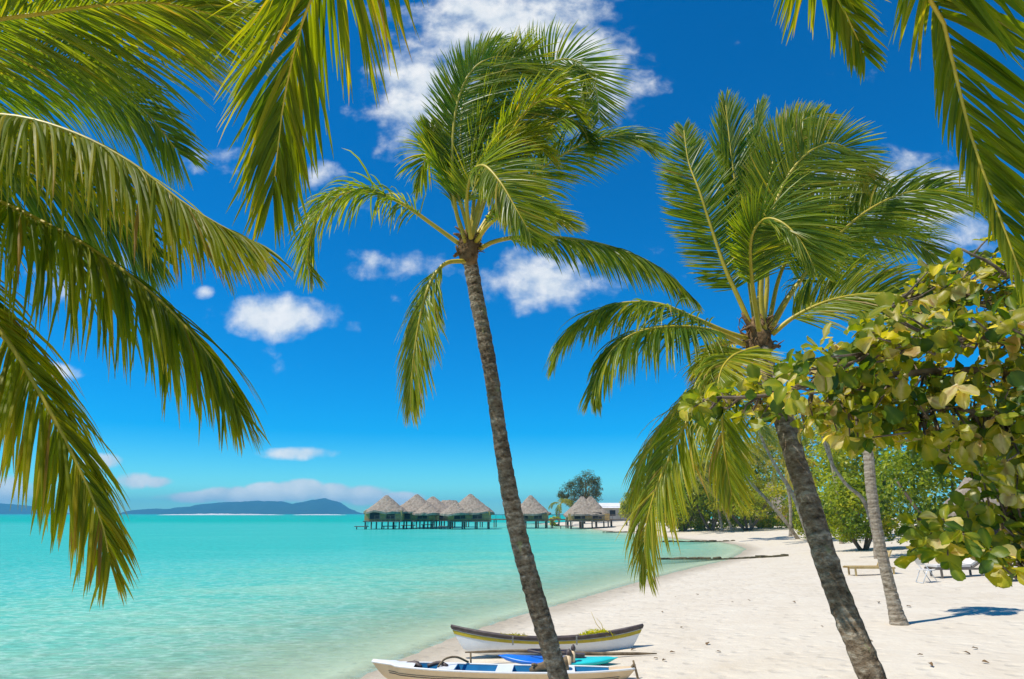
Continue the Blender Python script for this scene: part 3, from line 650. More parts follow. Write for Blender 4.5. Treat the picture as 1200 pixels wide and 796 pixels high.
boughs_px = [
    [(1420, 520, 5.4), (1290, 462, 5.2), (1180, 432, 5.0), (1080, 434, 4.9), (990, 445, 4.9), (905, 462, 4.9), (830, 470, 4.9)],
    [(1420, 470, 5.3), (1300, 425, 5.0), (1200, 400, 4.8), (1110, 396, 4.6), (1060, 405, 4.5), (1005, 418, 4.5), (955, 437, 4.5)],
    [(1400, 420, 5.3), (1290, 375, 5.2), (1200, 330, 5.1), (1150, 302, 5.1), (1130, 290, 5.1)],
    [(1420, 530, 5.2), (1300, 520, 5.1), (1200, 500, 5.0), (1130, 480, 4.9), (1080, 495, 4.9)],
    [(1420, 560, 5.2), (1320, 570, 5.1), (1230, 600, 4.9), (1150, 606, 4.8), (1085, 600, 4.8)],
    [(1420, 570, 5.1), (1320, 610, 4.9), (1230, 655, 4.7), (1165, 648, 4.7)],
    [(1410, 450, 5.5), (1290, 410, 5.6), (1180, 372, 5.6), (1090, 352, 5.6), (1025, 372, 5.6)]]
region = np.array([(803, 462), (822, 446), (880, 440), (905, 448), (925, 422), (978, 398), (1010, 375), (1050, 345), (1092, 312), (1130, 300), (1150, 278), (1165, 276), (1190, 300), (1330, 310), (1400, 420), (1400, 600), (1320, 690),
                   (1195, 672), (1170, 668), (1148, 640), (1105, 655), (1085, 655), (1062, 640), (1075, 600), (1098, 560), (1100, 535), (1060, 512), (1012, 522), (985, 505), (948, 505), (900, 498), (860, 500), (835, 484), (806, 480)], float)
hole = [(1120, 572, 30, 22), (1080, 548, 30, 18), (1165, 590, 16, 14), (1150, 540, 14, 10)]
def inside(poly, x, y):
    c = False; n = len(poly)
    for i in range(n):
        x1, y1 = poly[i]; x2, y2 = poly[(i + 1) % n]
        if (y1 > y) != (y2 > y) and x < (x2 - x1) * (y - y1) / (y2 - y1) + x1: c = not c
    return c
q = np.random.default_rng(77)
boughs = []
for bp in boughs_px:
    C, L = catmull(np.vstack([[fork + np.array([0, 0, .35 * (len(boughs) - 3) * .5])], [at(*p) for p in bp]]), 40)
    C[5:] += np.cumsum(q.normal(0, .006, (35, 3)), 0); boughs.append(C)
bm = [MB() for _ in boughs]
for C, m_ in zip(boughs, bm): m_.tube(C, np.linspace(.06, .010, 40), 8)
allb = np.vstack(boughs); own = np.repeat(np.arange(len(boughs)), 40)
ros = []; tries = 0
while len(ros) < 760 and tries < 40000:
    tries += 1
    x, y = q.uniform(800, 1400), q.uniform(272, 690)
    if not inside(region, x, y): continue
    if any(((x - hx) / rx) ** 2 + ((y - hy) / ry) ** 2 < 1 for hx, hy, rx, ry in hole): continue
    p0 = at(x, y, 4.8)
    k = np.argmin(np.linalg.norm((allb - p0)[:, [0, 2]], axis=1))
    p = at(x, y, allb[k][1] + q.normal(0, .28))
    dmin = min((np.linalg.norm(p - r_[0]) for r_ in ros), default=9)
    if dmin < .076: continue
    ros.append((p, k))
fol = MB()
for p, k in ros:
    a = allb[max(0, k - 1)]; mid = (a + p) / 2 + np.array([0, 0, -.05]) + q.normal(0, .03, 3)
    bm[own[k]].tube(np.array([a, mid, p]), [.011, .008, .005], 5)
    out = nrm(p - a + np.array([-.15, -.1, .12]) + q.normal(0, .25, 3))
    nl = q.integers(5, 8); age = q.normal(.49, .11)
    e1 = nrm(np.cross(out, [0, 0, 1]) + 1e-3); e2 = np.cross(out, e1)
    for i in range(nl):
        th = i * 2.4 + q.uniform(-.4, .4)
        d = nrm(out * q.uniform(.0, .9) + (e1 * math.cos(th) + e2 * math.sin(th)) * q.uniform(.7, 1.1) + np.array([0, 0, -.22]))
        L = q.uniform(.065, .140); Wd = L * q.uniform(.56, .94)
        v, f = leaf_shape(L, Wd, q.normal(.2, .26), q.normal(.25, .38), q)
        up = nrm(out * .5 + np.array([-.25, -.15, .8]) + q.normal(0, .45, 3))
        Fm = frame(d, up)
        tv = age + q.normal(0, .12)
        u_ = q.random()
        if u_ < .12: tv = q.uniform(.74, .88)  # cream leaves: pale undersides, and gloss of sunlit leaves put into the colour
        elif u_ < .145: tv = q.uniform(.93, 1.0)
        elif u_ < .24: tv = q.uniform(.1, .25)
        pb = p + q.normal(0, .02, 3) - out * q.uniform(0, .06)
        fol.add(v @ Fm + pb + d * .02, f, np.clip(tv + np.tile([-.05, -.01, .11, .01, -.04], 6) + np.repeat([.06, .04, 0, -.02, -.03, -.02], 5), 0, 1))
for m_ in bm: m_.build('bough', M['bark'], tree, True)
fol.build('foliage', M['seagrape'], tree, True)

# ------------------------------------------------------------------ leafy shrubs and trees
def leaf_cloud(b, c, rad, n, size, seed, clumps=26, tint=.45, spread=.3, flat=.5, asp=.55):
    q = np.random.default_rng(seed); c = np.array(c, float); rad = np.array(rad, float)
    k = nrm(q.normal(0, 1, (clumps, 3))) * q.uniform(.45, 1.0, (clumps, 1)) ** .6
    k[:, 2] = np.where(k[:, 2] < -.75, -k[:, 2], k[:, 2])
    cc = c + k * rad * .86; csz = q.uniform(.7, 1.35, clumps); ct = q.normal(tint, .13, clumps)
    w = csz ** 2; ids = q.choice(clumps, n, p=w / w.sum())
    off = nrm(q.normal(0, 1, (n, 3))) * (q.random((n, 1)) ** .45)
    P = cc[ids] + off * rad * spread * csz[ids][:, None]
    out = nrm((P - c) / rad + off * .6)
    nn = nrm(out * .7 + np.array([-.1, 0, .55]) + q.normal(0, flat, (n, 3)))
    d = nrm(np.cross(nn, q.normal(0, 1, (n, 3)))); d = nrm(d + np.array([0, 0, -.25]) + out * .3); d = nrm(d - nn * (d * nn).sum(1, keepdims=True))
    s = np.cross(nn, d); L = size * q.uniform(.6, 1.3, (n, 1)); W_ = L * asp * .5
    v = np.stack([P - d * L * .5, P + s * W_ + d * L * .05 + nn * L * .06, P + d * L * .5 - nn * L * .12, P - s * W_ + d * L * .05 + nn * L * .06], 1)
    o = np.arange(n) * 4; f = np.stack([o, o + 1, o + 2, o + 3], 1).tolist()
    t = np.repeat(np.clip(ct[ids] + q.normal(0, .12, n), 0, 1), 4)
    b.add(v.reshape(-1, 3), f, t)

def shrub(name, base, rad, n, size, seed, label, cat, mat='bush', stems=4, tint=.45, group=None, lift=.75, clumps=30, stem_r=.09, lean=0):
    o = empty(name, base, label, cat, group)
    q = np.random.default_rng(seed + 5)
    c = np.array(base) + np.array([lean, 0, rad[2] * lift + .15])
    b = MB()
    for i in range(stems):
        a = i * 2.4 + q.uniform(0, 1)
        e = c + np.array([math.cos(a) * rad[0] * .6, math.sin(a) * rad[1] * .6, q.uniform(-.1, .4) * rad[2]])
        st = np.array(base) + np.array([math.cos(a) * stem_r, math.sin(a) * stem_r, -.1])
        m_ = (st * .6 + e * .4) + np.array([0, 0, -.08 * rad[2]])
        C, _ = catmull([st, m_, e], 8); b.tube(C, np.linspace(stem_r, stem_r * .3, 8), 6)
    b.build('trunk' if 'tree' in name else 'stem', M['bark'], o, True)
    f = MB(); leaf_cloud(f, c, rad, n, size, seed, clumps, tint); f.build('crown' if 'tree' in name else 'foliage', M[mat], o)
    return o
p = G(876, 622)
shrub('round_shrub', p, (p[1] * .068, p[1] * .05, p[1] * .030), 7500, .38, 31, 'round green shrub on several dark stems, alone on the far sand', 'shrub', tint=.74, stems=5, stem_r=.2, lift=1.42)
p = G(1012, 645)
shrub('beach_tree', p, (3.2, 2.8, 2.6), 9000, .26, 32, 'large dense dark green tree behind the slim grey palm', 'tree', tint=.52, stems=5, stem_r=.13, lift=1.0, clumps=60)
p = G(960, 632)
shrub('leafy_bush', p, (2.6, 2.2, 2.0), 3800, .3, 33, 'mid green leafy bush just right of the thick brown trunk', 'bush', tint=.55, lift=.8)
p = at(1120, 630, 42); p[2] = gz(p[0], p[1])
shrub('shade_tree', p, (5.0, 3.5, 4.2), 7000, .34, 34, 'tall dark tree behind the thatched hut, seen through gaps in the round leaves', 'tree', tint=.42, stems=4, stem_r=.2, lift=.95, clumps=50)
p = at(1230, 640, 36); p[2] = gz(p[0], p[1])
shrub('shade_tree', p, (4.5, 3.5, 4.2), 5000, .34, 35, 'dark green tree at the far right edge beyond the sun loungers', 'tree', tint=.42, stems=4, stem_r=.2, lift=.95, clumps=40)
YS = G(876, 622)[1]
hl = [(890, 612, YS + 7, 2.0, 'rounded bright bush in front of the small thatched hut'), (812, 617, 118, 2.2, 'low yellow green bush beside the far thatched roof at the end of the beach'), (838, 616, 108, 2.6, 'bright low bush left of the round green shrub'), (926, 616, YS + 4, 2.6, 'low yellowish bush between round shrub and leaning palm trunk'), (950, 612, YS - 2, 2.8, 'taller yellow green bush directly left of the thick brown trunk'), (860, 614, YS + 16, 2.0, 'small bright bush half hidden behind the round shrub')]
for i, (x, y, Y, r_, lb) in enumerate(hl):
    p = at(x, y, Y); p[2] = gz(p[0], p[1])
    shrub('hedge_bush', p, (r_ * 1.5, r_, r_), 1500, .42, 40 + i, lb, 'bush', 'hedge', 3, .5, 'bright bushes along the back of the beach', .7, 16)
tl = [(800, 108, 4.5, 4.2, 0.55, 'mid green tree at the far end of the beach behind hanging frond'), (833, 104, 5.2, 5.0, 0.5, 'dark tree behind the bright low bush on the far beach'), (868, 100, 6.5, 6.5, 0.6, 'tall green tree rising directly behind the round shrub'), (915, 92, 6.5, 7.0, 0.55, 'broad tree behind the thatched roof in the palm grove'), (965, 80, 6.5, 7.5, 0.55, 'tall tree in the grove behind the thick brown trunk'), (1020, 70, 6.0, 7.0, 0.5, 'tall dark tree behind the large dense green tree'), (768, 165, 5.5, 4.5, 0.5, 'far dark tree right of the white roofed building'), (745, 180, 4.0, 3.2, 0.6, 'small far tree beside the white roofed building'), (786, 140, 5.0, 5.0, 0.52, 'far bushy tree behind the drooping frond tip')]
for i, (x, Y, rx, rz, ti, lb) in enumerate(tl):
    Y = max(Y, YS + 24) if 860 < x < 1000 else Y; ti += .10; rx *= 1.12; rz *= 1.3; p = at(x, 610, Y); p[2] = gz(p[0], p[1])
    shrub('grove_tree', p, (rx, rx * .8, rz), 6000, .55 if Y < 130 else .6, 60 + i, lb, 'tree', 'bush', 4, ti, 'trees in the grove behind the beach', .85, 34, .2)

# needle-leaved tree beside the water huts
Yc = 186; p = at(684, 612, Yc); p[2] = gz(p[0], p[1])
o = empty('casuarina_tree', p, 'tall feathery dark tree rising behind the twin peaked water hut', 'tree')
b = MB(); f = MB(); q = np.random.default_rng(5)
tb = p.copy(); tt_ = at(686, 562, Yc)
C, _ = catmull([tb - [0, 0, .2], (tb + tt_) / 2 + [.3, 0, 0], tt_], 12); b.tube(C, np.linspace(.4, .1, 12), 7)
for x, y, r_ in [(668, 572, 2.6), (660, 580, 1.6), (676, 566, 2.4), (688, 562, 2.6), (697, 566, 2.2), (700, 576, 2.0), (688, 576, 3.0), (678, 582, 2.6), (672, 588, 2.2), (694, 588, 2.4)]:
    c = at(x, y, Yc + q.normal(0, 1.5)); b.tube(np.array([C[6], (C[8] + c) / 2, c]), [.16, .1, .04], 5)
    leaf_cloud(f, c, (r_, r_ * .8, r_ * .85), 700, .75, int(x), 14, .45 - .1 * (x > 690) + .25 * (y > 574 and x > 670), .45, .9, .16)
b.build('trunk', M['bark'], o, True); f.build('crown', M['casuarina'], o)

# palms of the grove
def grove_palm(foot, pts_top, seed, label, nf=14, length=4.0, r0=.2, tint=.45, n=30, Lmax=.85, width=.09):
    o = empty('grove_palm', foot, label, 'palm tree', 'coconut palms in the grove behind the beach')
    length *= 1.25; Lmax *= 1.15; tint += .1
    P = np.vstack([[np.array(foot) - [0, 0, .1]], pts_top])
    trunk_mesh(o, P, np.linspace(r0, r0 * .6, len(P)), 'trunk_grey', 8, .15, .04, .08, .3)
    generic_fronds(o, P[-1], nf, length, seed, n, Lmax, 3, tint, rad=.035, width=width)
    return o
p = G(936, 632); grove_palm(p, [at(918, 608, p[1]), at(897, 584, p[1] + .5), at(876, 562, p[1] + 1), at(852, 535, p[1] + 1.5), at(836, 508, p[1] + 2)], 101, 'grey palm leaning far left in front of the small thatched hut', length=3.6)
p = at(946, 600, 66); p[2] = gz(p[0], p[1]); grove_palm(p, [at(930, 582, 66), at(912, 552, 66), at(896, 522, 66), at(886, 495, 66)], 102, 'thin palm leaning left behind the thick brown trunk', length=3.8)
p = at(846, 612, 98); p[2] = gz(p[0], p[1]); grove_palm(p, [at(841, 592, 98), at(834, 572, 98), at(826, 556, 98)], 103, 'short palm with twin pale stem beside the bright low bush', length=4.2, tint=.35)
p = at(858, 612, 96); p[2] = gz(p[0], p[1]); grove_palm(p, [at(849, 598, 96), at(838, 582, 96), at(822, 566, 96), at(812, 553, 96)], 104, 'slanted pale stemmed palm left of the round shrub', length=4.2, tint=.5)
p = at(880, 612, 100); p[2] = gz(p[0], p[1]); grove_palm(p, [at(874, 585, 100), at(868, 555, 100), at(866, 530, 100)], 105, 'upright yellowish palm above the round shrub', length=5.0, tint=.58)
p = at(790, 614, 120); p[2] = gz(p[0], p[1]); grove_palm(p, [at(788, 595, 120), at(784, 577, 120), at(780, 562, 120)], 106, 'far palm with drooping crown beside the hanging frond tip', length=4.4, tint=.4)
p = at(925, 612, 80); p[2] = gz(p[0], p[1]); grove_palm(p, [at(926, 590, 80), at(922, 565, 80), at(925, 545, 80)], 107, 'small yellow fronded palm right of the small thatched hut', length=3.2, tint=.66)
p = at(984, 612, 62); p[2] = gz(p[0], p[1]); grove_palm(p, [at(980, 570, 62), at(972, 530, 62), at(965, 492, 62)], 108, 'tall palm behind the leafy bush, crown touching the round leaves', length=3.8, tint=.5)
p = at(655, 611, 176); p[2] = gz(p[0], p[1]); grove_palm(p, [at(655, 604, 176), at(656, 598, 176), at(657, 592, 176)], 109, 'small palm beside the jetty, left of the twin peaked water hut', nf=12, length=3.4, tint=.42, Lmax=.9)
p = at(652, 611, 175); p[2] = gz(p[0], p[1])
shrub('hedge_bush', p, (1.9, 1.5, 1.4), 700, .5, 47, 'yellow bush by the jetty at the foot of the small palm', 'bush', 'hedge', 3, .75, 'bright bushes along the back of the beach', .7, 10)
# bent thin trunk crossing behind the slim grey palm
p = G(1027, 655); Yq = p[1]
o = empty('bent_palm', p, 'thin bent trunk curving up left behind the slim grey palm', 'palm tree')
P = np.array([p - [0, 0, .1], at(1024, 625, Yq), at(1012, 587, Yq), at(992, 568, Yq + .1), at(976, 545, Yq + .2), at(966, 518, Yq + .3), at(958, 485, Yq + .4)])
trunk_mesh(o, P, [.13, .12, .11, .1, .09, .085, .07], 'trunk_grey', 8, .1, .03, .06)
generic_fronds(o, P[-1], 11, 2.3, 130, 30, .55, 3, .5, width=.06)

# ------------------------------------------------------------------ huts over the water
def pyramid_roof(mb, c, w, d, h, tops=None, th=.35, n=10, flare=.12, seed=0, topw=.12):
    """thatched hip roof, slightly concave, with ragged eave"""
    q = np.random.default_rng(seed); sides = 24; v = []; f = []
    for i in range(n + 1):
        u = i / n; s = 1 - u * (1 - topw * .6); s = s + flare * u * (u - 1)
        for k in range(sides):
            a = 2 * math.pi * (k + .5) / sides
            ca, sa = math.cos(a), math.sin(a); m_ = max(abs(ca), abs(sa)); sq = .62 + .38 * (1 / m_) / 1.414 * 1.2
            rr = s * sq + q.normal(0, .012) * (1 - u)
            v.append([c[0] + ca * rr * w * .54, c[1] + sa * rr * d * .54, c[2] + u * h + (q.normal(0, .13) if i == 0 else q.normal(0, .05))])
    m0 = len(v)
    for k in range(sides):                              # underside of the eave
        a = 2 * math.pi * (k + .5) / sides; p0 = v[k]
        v.append([p0[0], p0[1], p0[2] - th])
    for i in range(n):
        for k in range(sides):
            kk = (k + 1) % sides; f.append([i * sides + k, i * sides + kk, (i + 1) * sides + kk, (i + 1) * sides + k])
    for k in range(sides):
        kk = (k + 1) % sides; f.append([m0 + k, m0 + kk, kk, k])
    f.append([m0 + k for k in range(sides)][::-1]); f.append([n * sides + k for k in range(sides)])
    mb.add(v, f)
def hut(px, Y, eave_py, peak_py, wpx, label, seed, wall_px=None, twin=None, porch=0, boatdock=False, blunt=False):
    c = at(px, eave_py, Y); peak = at(px, peak_py, Y); k = Y / 825
    w = wpx * k
    o = empty('water_hut', [c[0], Y, 0], label, 'hut', 'thatched huts over the lagoon')
    r_ = MB()
    if twin:
        for dx in twin: pyramid_roof(r_, [c[0] + dx * k, Y + dx * .02, c[2]], w * .78, w * .8, peak[2] - c[2], seed=seed + int(dx))
    else: pyramid_roof(r_, [c[0], Y, c[2]], w, w * .9, peak[2] - c[2], seed=seed, topw=.55 if blunt else .12)
    roof = r_.build('roof', M['thatch'], o)
    if not twin:
        cap = MB(); cap.tube([[c[0], Y, peak[2] - .5], [c[0], Y, peak[2] - .05], [c[0], Y, peak[2] + .12]], [w * .06, w * .045, w * .01], 8); cap.build('ridge_cap', M['thatch'], roof)
    if porch:
        pr = MB(); pyramid_roof(pr, [c[0] + porch * k, Y - w * .22, c[2] - .25], w * .62, w * .7, (peak[2] - c[2]) * .62, seed=seed + 40); pr.build('porch_roof', M['thatch'], roof)
    dz = 1.62; hw = w * .42; hd = w * .37
    b = MB(); b.box([c[0], Y + .2, (dz + c[2]) / 2 + .1], [hw * 2, hd * 2, c[2] - dz + .1]); b.build('wall', M['bamboo'], o)
    b = MB(); b.box([c[0], Y - .4, dz - .1], [w * .86, w * .8, .2]); b.build('deck', M['timber'], o)
    for sx in (-.38, -.13, .13, .38):
        for sy in (-.36, .32):
            b = MB(); b.tube([[c[0] + sx * w, Y + sy * w - .4, -2.2], [c[0] + sx * w, Y + sy * w - .4, dz - .2]], .15, 7); b.build('stilt', M['timber'], o)
    for dx, ww in ((-.45, .5), (.4, .42)):
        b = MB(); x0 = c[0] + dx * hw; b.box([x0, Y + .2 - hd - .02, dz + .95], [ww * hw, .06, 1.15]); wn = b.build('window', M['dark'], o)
        fr = MB()
        for zz in (dz + .34, dz + 1.56): fr.box([x0, Y + .2 - hd - .07, zz], [ww * hw + .16, .08, .09])
        for xx in (-1, 1): fr.box([x0 + xx * (ww * hw / 2 + .04), Y + .2 - hd - .07, dz + .95], [.09, .08, 1.13])
        fr.build('frame', M['timber'], wn)
    b = MB()
    for zz in (.5, .95): b.box([c[0] + w * .12, Y - .4 - w * .4 + .06, dz + zz], [w * .6, .06, .07])
    for i in range(6): b.box([c[0] + w * (-.17 + .116 * i), Y - .4 - w * .4 + .06, dz + .46], [.08, .08, .92])
    b.build('railing', M['timber'], o)
    b = MB(); b.box([c[0] - w * .47, Y - w * .35, .55], [w * .28, 1.8, .14])
    for i in range(4): b.box([c[0] - w * .36 + .1 * i, Y - w * .35, .75 + .25 * i], [.3, 1.2, .07])
    for sx in (-1, 1): b.tube([[c[0] - w * .47 + sx * w * .11, Y - w * .35, -2], [c[0] - w * .47 + sx * w * .11, Y - w * .35, .48]], .1, 6)
    b.build('swim_platform', M['timber'], o)
    return o
hut(452.5, 142, 599.5, 581, 51, 'thatched water hut with pointed roof, leftmost of the cluster', 1)
hut(488, 146, 600, 580, 58, 'tall peaked water hut second from the left in the cluster', 2, porch=15)
hut(507, 156, 599.4, 582.5, 54, 'water hut showing only its roof peak, just right of the second peak', 3)
hut(526, 164, 598.6, 586.5, 48, 'rear water hut with low blunt roof in the cluster', 4, blunt=True)
hut(551, 143, 600.2, 579.5, 57, 'water hut with broad pointed roof at the right end of the cluster', 5, porch=-16)
hut(622, 150, 602, 581, 47, 'lone thatched water hut right of the central trunk', 6)
hut(688, 148, 603, 582, 56, 'water hut with twin peaked roof in front of the feathery tree', 7, twin=(-5.5, 4.5))

# jetty joining the huts to the beach
o = empty('jetty', [at(640, 607, 160)[0], 160, 0], 'long low timber jetty linking the water huts to the beach', 'jetty')
j0, j1 = at(548, 607, 160), at(752, 607, 150)
b = MB(); dv = j1 - j0; Lj = math.hypot(dv[0], dv[1]); az = math.atan2(dv[1], dv[0])
b.box([(j0[0] + j1[0]) / 2, (j0[1] + j1[1]) / 2, 1.75], [Lj, 2.2, .25], az); b.build('deck', M['timber'], o)
nn_ = int(Lj / 3.2)
for i in range(nn_ + 1):
    c = j0 + dv * i / nn_
    b = MB()
    for s in (-.8, .8): b.tube([[c[0] - math.sin(az) * s, c[1] + math.cos(az) * s, -2.2], [c[0] - math.sin(az) * s, c[1] + math.cos(az) * s, 1.62]], .13, 6)
    b.build('post', M['timber'], o)
b = MB(); b.box([(j0[0] + j1[0]) / 2 + 1, (j0[1] + j1[1]) / 2 - .98, 2.75], [Lj, .07, .09], az)
for i in range(nn_ * 2 + 1):
    c = j0 + dv * i / (nn_ * 2); b.box([c[0] + .2, c[1] - .98, 2.3], [.08, .08, .8])
b.build('railing', M['timber'], o)

# white-roofed building and beach huts
Yb = 200; c = at(716, 598, Yb); c[2] = gz(c[0], c[1])
o = empty('white_roofed_building', c, 'low building with a flat pitched white roof among the far trees', 'building')
b = MB(); b.box([c[0], Yb, c[2] + 2], [11, 6, 4]); b.build('wall', M['plaster'], o)
zt = at(716, 595.5, Yb)[2]; zp = at(716, 589.5, Yb)[2]
b = MB(); b.add([[c[0]-6.5, Yb-4, zt],[c[0]+6.5, Yb-4, zt],[c[0]+6.5, Yb+4, zt],[c[0]-6.5, Yb+4, zt],[c[0]-5.6, Yb, zp],[c[0]+5.6, Yb, zp]], [[0,1,5,4],[1,2,5],[2,3,4,5],[3,0,4],[3,2,1,0]]); b.build('roof', M['white_roof'], o)
for i in range(3):
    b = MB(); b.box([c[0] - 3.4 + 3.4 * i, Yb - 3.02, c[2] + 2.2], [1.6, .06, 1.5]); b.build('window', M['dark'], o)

def beach_hut(px, Y, eave_py, peak_py, wpx, label, seed):
    c = at(px, eave_py, Y); k = Y / 820; w = wpx * k; g = gz(c[0], Y); peak = at(px, peak_py, Y)
    o = empty('beach_hut', [c[0], Y, g], label, 'hut', 'thatched huts behind the beach')
    r_ = MB(); pyramid_roof(r_, [c[0], Y, c[2]], w, w * .8, peak[2] - c[2], seed=seed); r_.build('roof', M['thatch'], o)
    b = MB(); b.box([c[0], Y, (g + c[2]) / 2], [w * .66, w * .5, c[2] - g]); b.build('wall', M['bamboo'], o)
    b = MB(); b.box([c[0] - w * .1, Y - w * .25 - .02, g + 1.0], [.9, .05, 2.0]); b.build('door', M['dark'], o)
    for sx in (-.42, .42):
        b = MB(); b.tube([[c[0] + sx * w, Y - w * .33, g - .2], [c[0] + sx * w, Y - w * .33, c[2] - .1]], .1, 6); b.build('post', M['timber'], o)
beach_hut(905, YS + 16, 602, 566, 56, 'small thatched beach hut behind the leaning palm trunk in the grove', 11)
beach_hut(806, 138, 609, 592, 44, 'far thatched hut at the end of the beach behind the hanging frond', 12)
beach_hut(1150, 34, 604, 552, 96, 'thatched hut glimpsed through the round leaves at the right', 13)

# ------------------------------------------------------------------ groynes
def groyne(p0, p1, label, hgt=.22, seed=0):
    a = gpx(*p0, .12); c = gpx(*p1, .12); q = np.random.default_rng(seed)
    o = empty('stone_groyne', [(a[0] + c[0]) / 2, (a[1] + c[1]) / 2, 0], label, 'groyne', 'low stone groynes along the shore')
    L = math.hypot(c[0] - a[0], c[1] - a[1]); n = max(20, int(L / .35)); b = MB()
    for i in range(n):
        t = (i + q.uniform(-.3, .3)) / n; p = a + (c - a) * t; s = L / n * q.uniform(.9, 1.6)
        z = max(gz(p[0], p[1]), -.5)
        zt = max(.10, min(z + .09, hgt)) + q.normal(0, .035); hgt_ = zt - (z - .25)
        v0 = b.n
        b.box([p[0], p[1] + q.normal(0, .06), zt - hgt_ / 2], [s, q.uniform(.45, .75), hgt_], q.normal(0, .2), .5, q.normal(0, .05), q.normal(0, .06))
    b.build('stones', M['stone'], o)
groyne((775, 653.5), (925, 653), 'nearest dark stone groyne crossing from shallow water onto the sand', .34, 1)
groyne((776, 634), (862, 633.5), 'second dark stone groyne farther up the beach, below the round shrub', .34, 2)
groyne((708, 623), (775, 623.5), 'farthest short stone groyne near the jetty end', .34, 3)

# ------------------------------------------------------------------ boats
def hull_grid(L, B, sheer, keel, rake=.1, nu=41, ns=9, pw=2.4, inset=0, flat=.55, up=0, zfloor=None):
    us = np.linspace(-1, 1, nu); out = []
    for u in us:
        hb = max(.004, B / 2 * (1 - abs(u) ** pw) - inset * (abs(u) < .995))
        hb = max(hb, .004)
        zg = sheer(u) + up; zk = keel(u) + inset
        row = []
        for s in np.linspace(-1, 1, 2 * ns + 1):
            a = abs(s); y = hb * a ** flat * np.sign(s); z = zk + (zg - zk) * a ** 1.7
            if zfloor is not None: z = max(z, zfloor)
            x = u * (L / 2 - inset * 1.5) * (1 - rake * (1 - a ** 1.2) * abs(u) ** 3)
            row.append([x, y, z])
        out.append(row)
    A = np.array(out); m_, k = A.shape[:2]
    f = [[i * k + j, (i + 1) * k + j, (i + 1) * k + j + 1, i * k + j + 1] for i in range(m_ - 1) for j in range(k - 1)]
    return A, f
def rail(A_top, w, h, out):
    b = MB()
    for side in (0, -1):
        p = A_top[:, side]
        b.tube(p + np.array([0, 0, out]), w, 6)
    return b
def band(L, B, sheer, keel, rake, s0, s1, pw, flat, off=.006, nu=61, u0=-1, u1=1):
    b = MB()
    for sg in (-1, 1):
        v = []
        for u in np.linspace(u0, u1, nu):
            hb = max(.004, B / 2 * (1 - abs(u) ** pw))
            for a in (s0, (s0 + s1) / 2, s1):
                zg, zk = sheer(u), keel(u)
                v.append([u * L / 2 * (1 - rake * (1 - a ** 1.2) * abs(u) ** 3) + np.sign(u) * off * (abs(u) > .99), sg * (hb * a ** flat + off), zk + (zg - zk) * a ** 1.7])
        f = [[i * 3 + j, i * 3 + 3 + j, i * 3 + 4 + j, i * 3 + 1 + j] for i in range(nu - 1) for j in range(2)]
        b.add(v, f if sg < 0 else [q_[::-1] for q_ in f])
    return b
# white dinghy
cy = float(G(645, 769)[1]) + .3; cx = float(at(642, 750, cy)[0]); g0 = gz(cx, cy); ztop = float(at(642, 731.5, cy)[2]); zmid = float(at(642, 746, cy)[2])
dh = empty('wooden_boat', [cx, cy, g0 - .04], 'white double ended wooden boat with dark rail and yellow stripe, beached on the sand', 'boat', rz=R(1.5))
dh.rotation_euler[0] = R(-8)
L, B = float(at(755, 731, cy)[0] - at(529, 731, cy)[0]), .84; sheer = lambda u: zmid - g0 + (ztop - zmid) * abs(u) ** 2 ; keel = lambda u: .0 + .10 * abs(u) ** 4
A, f = hull_grid(L, B, sheer, keel, .16, pw=2.3)
link_mesh('hull', A.reshape(-1, 3), f, M['boat_white'], dh, None, True, False)
A2, f2 = hull_grid(L, B, sheer, keel, .16, pw=2.3, inset=.03)
link_mesh('inner_hull', A2.reshape(-1, 3), [q_[::-1] for q_ in f2], M['boat_inside'], dh, None, True, False)
band(L, B, sheer, keel, .16, .80, .905, 2.3, .55, .008).build('stripe', M['boat_yellow'], dh, True, False)
b = band(L, B, sheer, keel, .16, .925, 1.0, 2.3, .55, .018)
for side in (0, -1): b.tube(A[:, side] + np.array([0, 0, .012]), .026, 8)
b.build('gunwale', M['boat_dark'], dh, True, False)
for x in (-1.0, .0, 1.0):
    hb = B / 2 * (1 - abs(x / 1.99) ** 2.3) - .04
    b = MB(); b.box([x, 0, sheer(x / 1.99) - .1], [.2, hb * 2, .03]); b.build('thwart', M['boat_inside'], dh, False, False)
b = MB()
for x0 in (-.75, .55): b.box([x0, -.55, .30], [.03, .02, .16], 0, .5, R(12))
b.build('rope_cleat', M['boat_inside'], dh, False, False)
# heaps of dry palm trimmings lying in the boat
for k, (x0, x1, lb, n, zz) in enumerate([(-1.05, -.25, 'dry brown palm trimmings lying in the left half of the white boat', 330, .12), (.65, 1.35, 'yellow green leafy trimmings heaped in the right half of the white boat', 420, .17)]):
    q = np.random.default_rng(90 + k); b = MB()
    for i in range(n):
        x = q.uniform(x0, x1); e = math.sin(math.pi * (x - x0) / (x1 - x0)) ** .6
        p = np.array([x, q.uniform(-.3, .3), sheer(x / 1.99) - .12 + q.random() * zz * e + .06])
        d = nrm(np.array([q.normal(0, 1), q.normal(0, .6), q.normal(.1, .35)])) * q.uniform(.1, .26)
        wv = nrm(np.cross(d, [0, 0, 1]) + 1e-3) * .018
        b.add([p - d / 2 - wv * .3, p + wv, p + d / 2 + [0, 0, -.02], p - wv], [[0, 1, 2, 3]], q.uniform(.35, 1.0))
    if k == 1:
        for dx, hz in ((1.05, .42), (1.16, .3)): b.tube([[1.2, 0, .42], [dx, .02, .6], [dx - .1, .03, .42 + hz]], [.008, .006, .003], 5, 1.0)
    o = b.build('palm_trimmings', M['hedge'] if k else M['palm_old'], None, False, False)
    o.location = dh.location; o.rotation_euler = dh.rotation_euler
    tag(o, lb, 'plant cuttings')

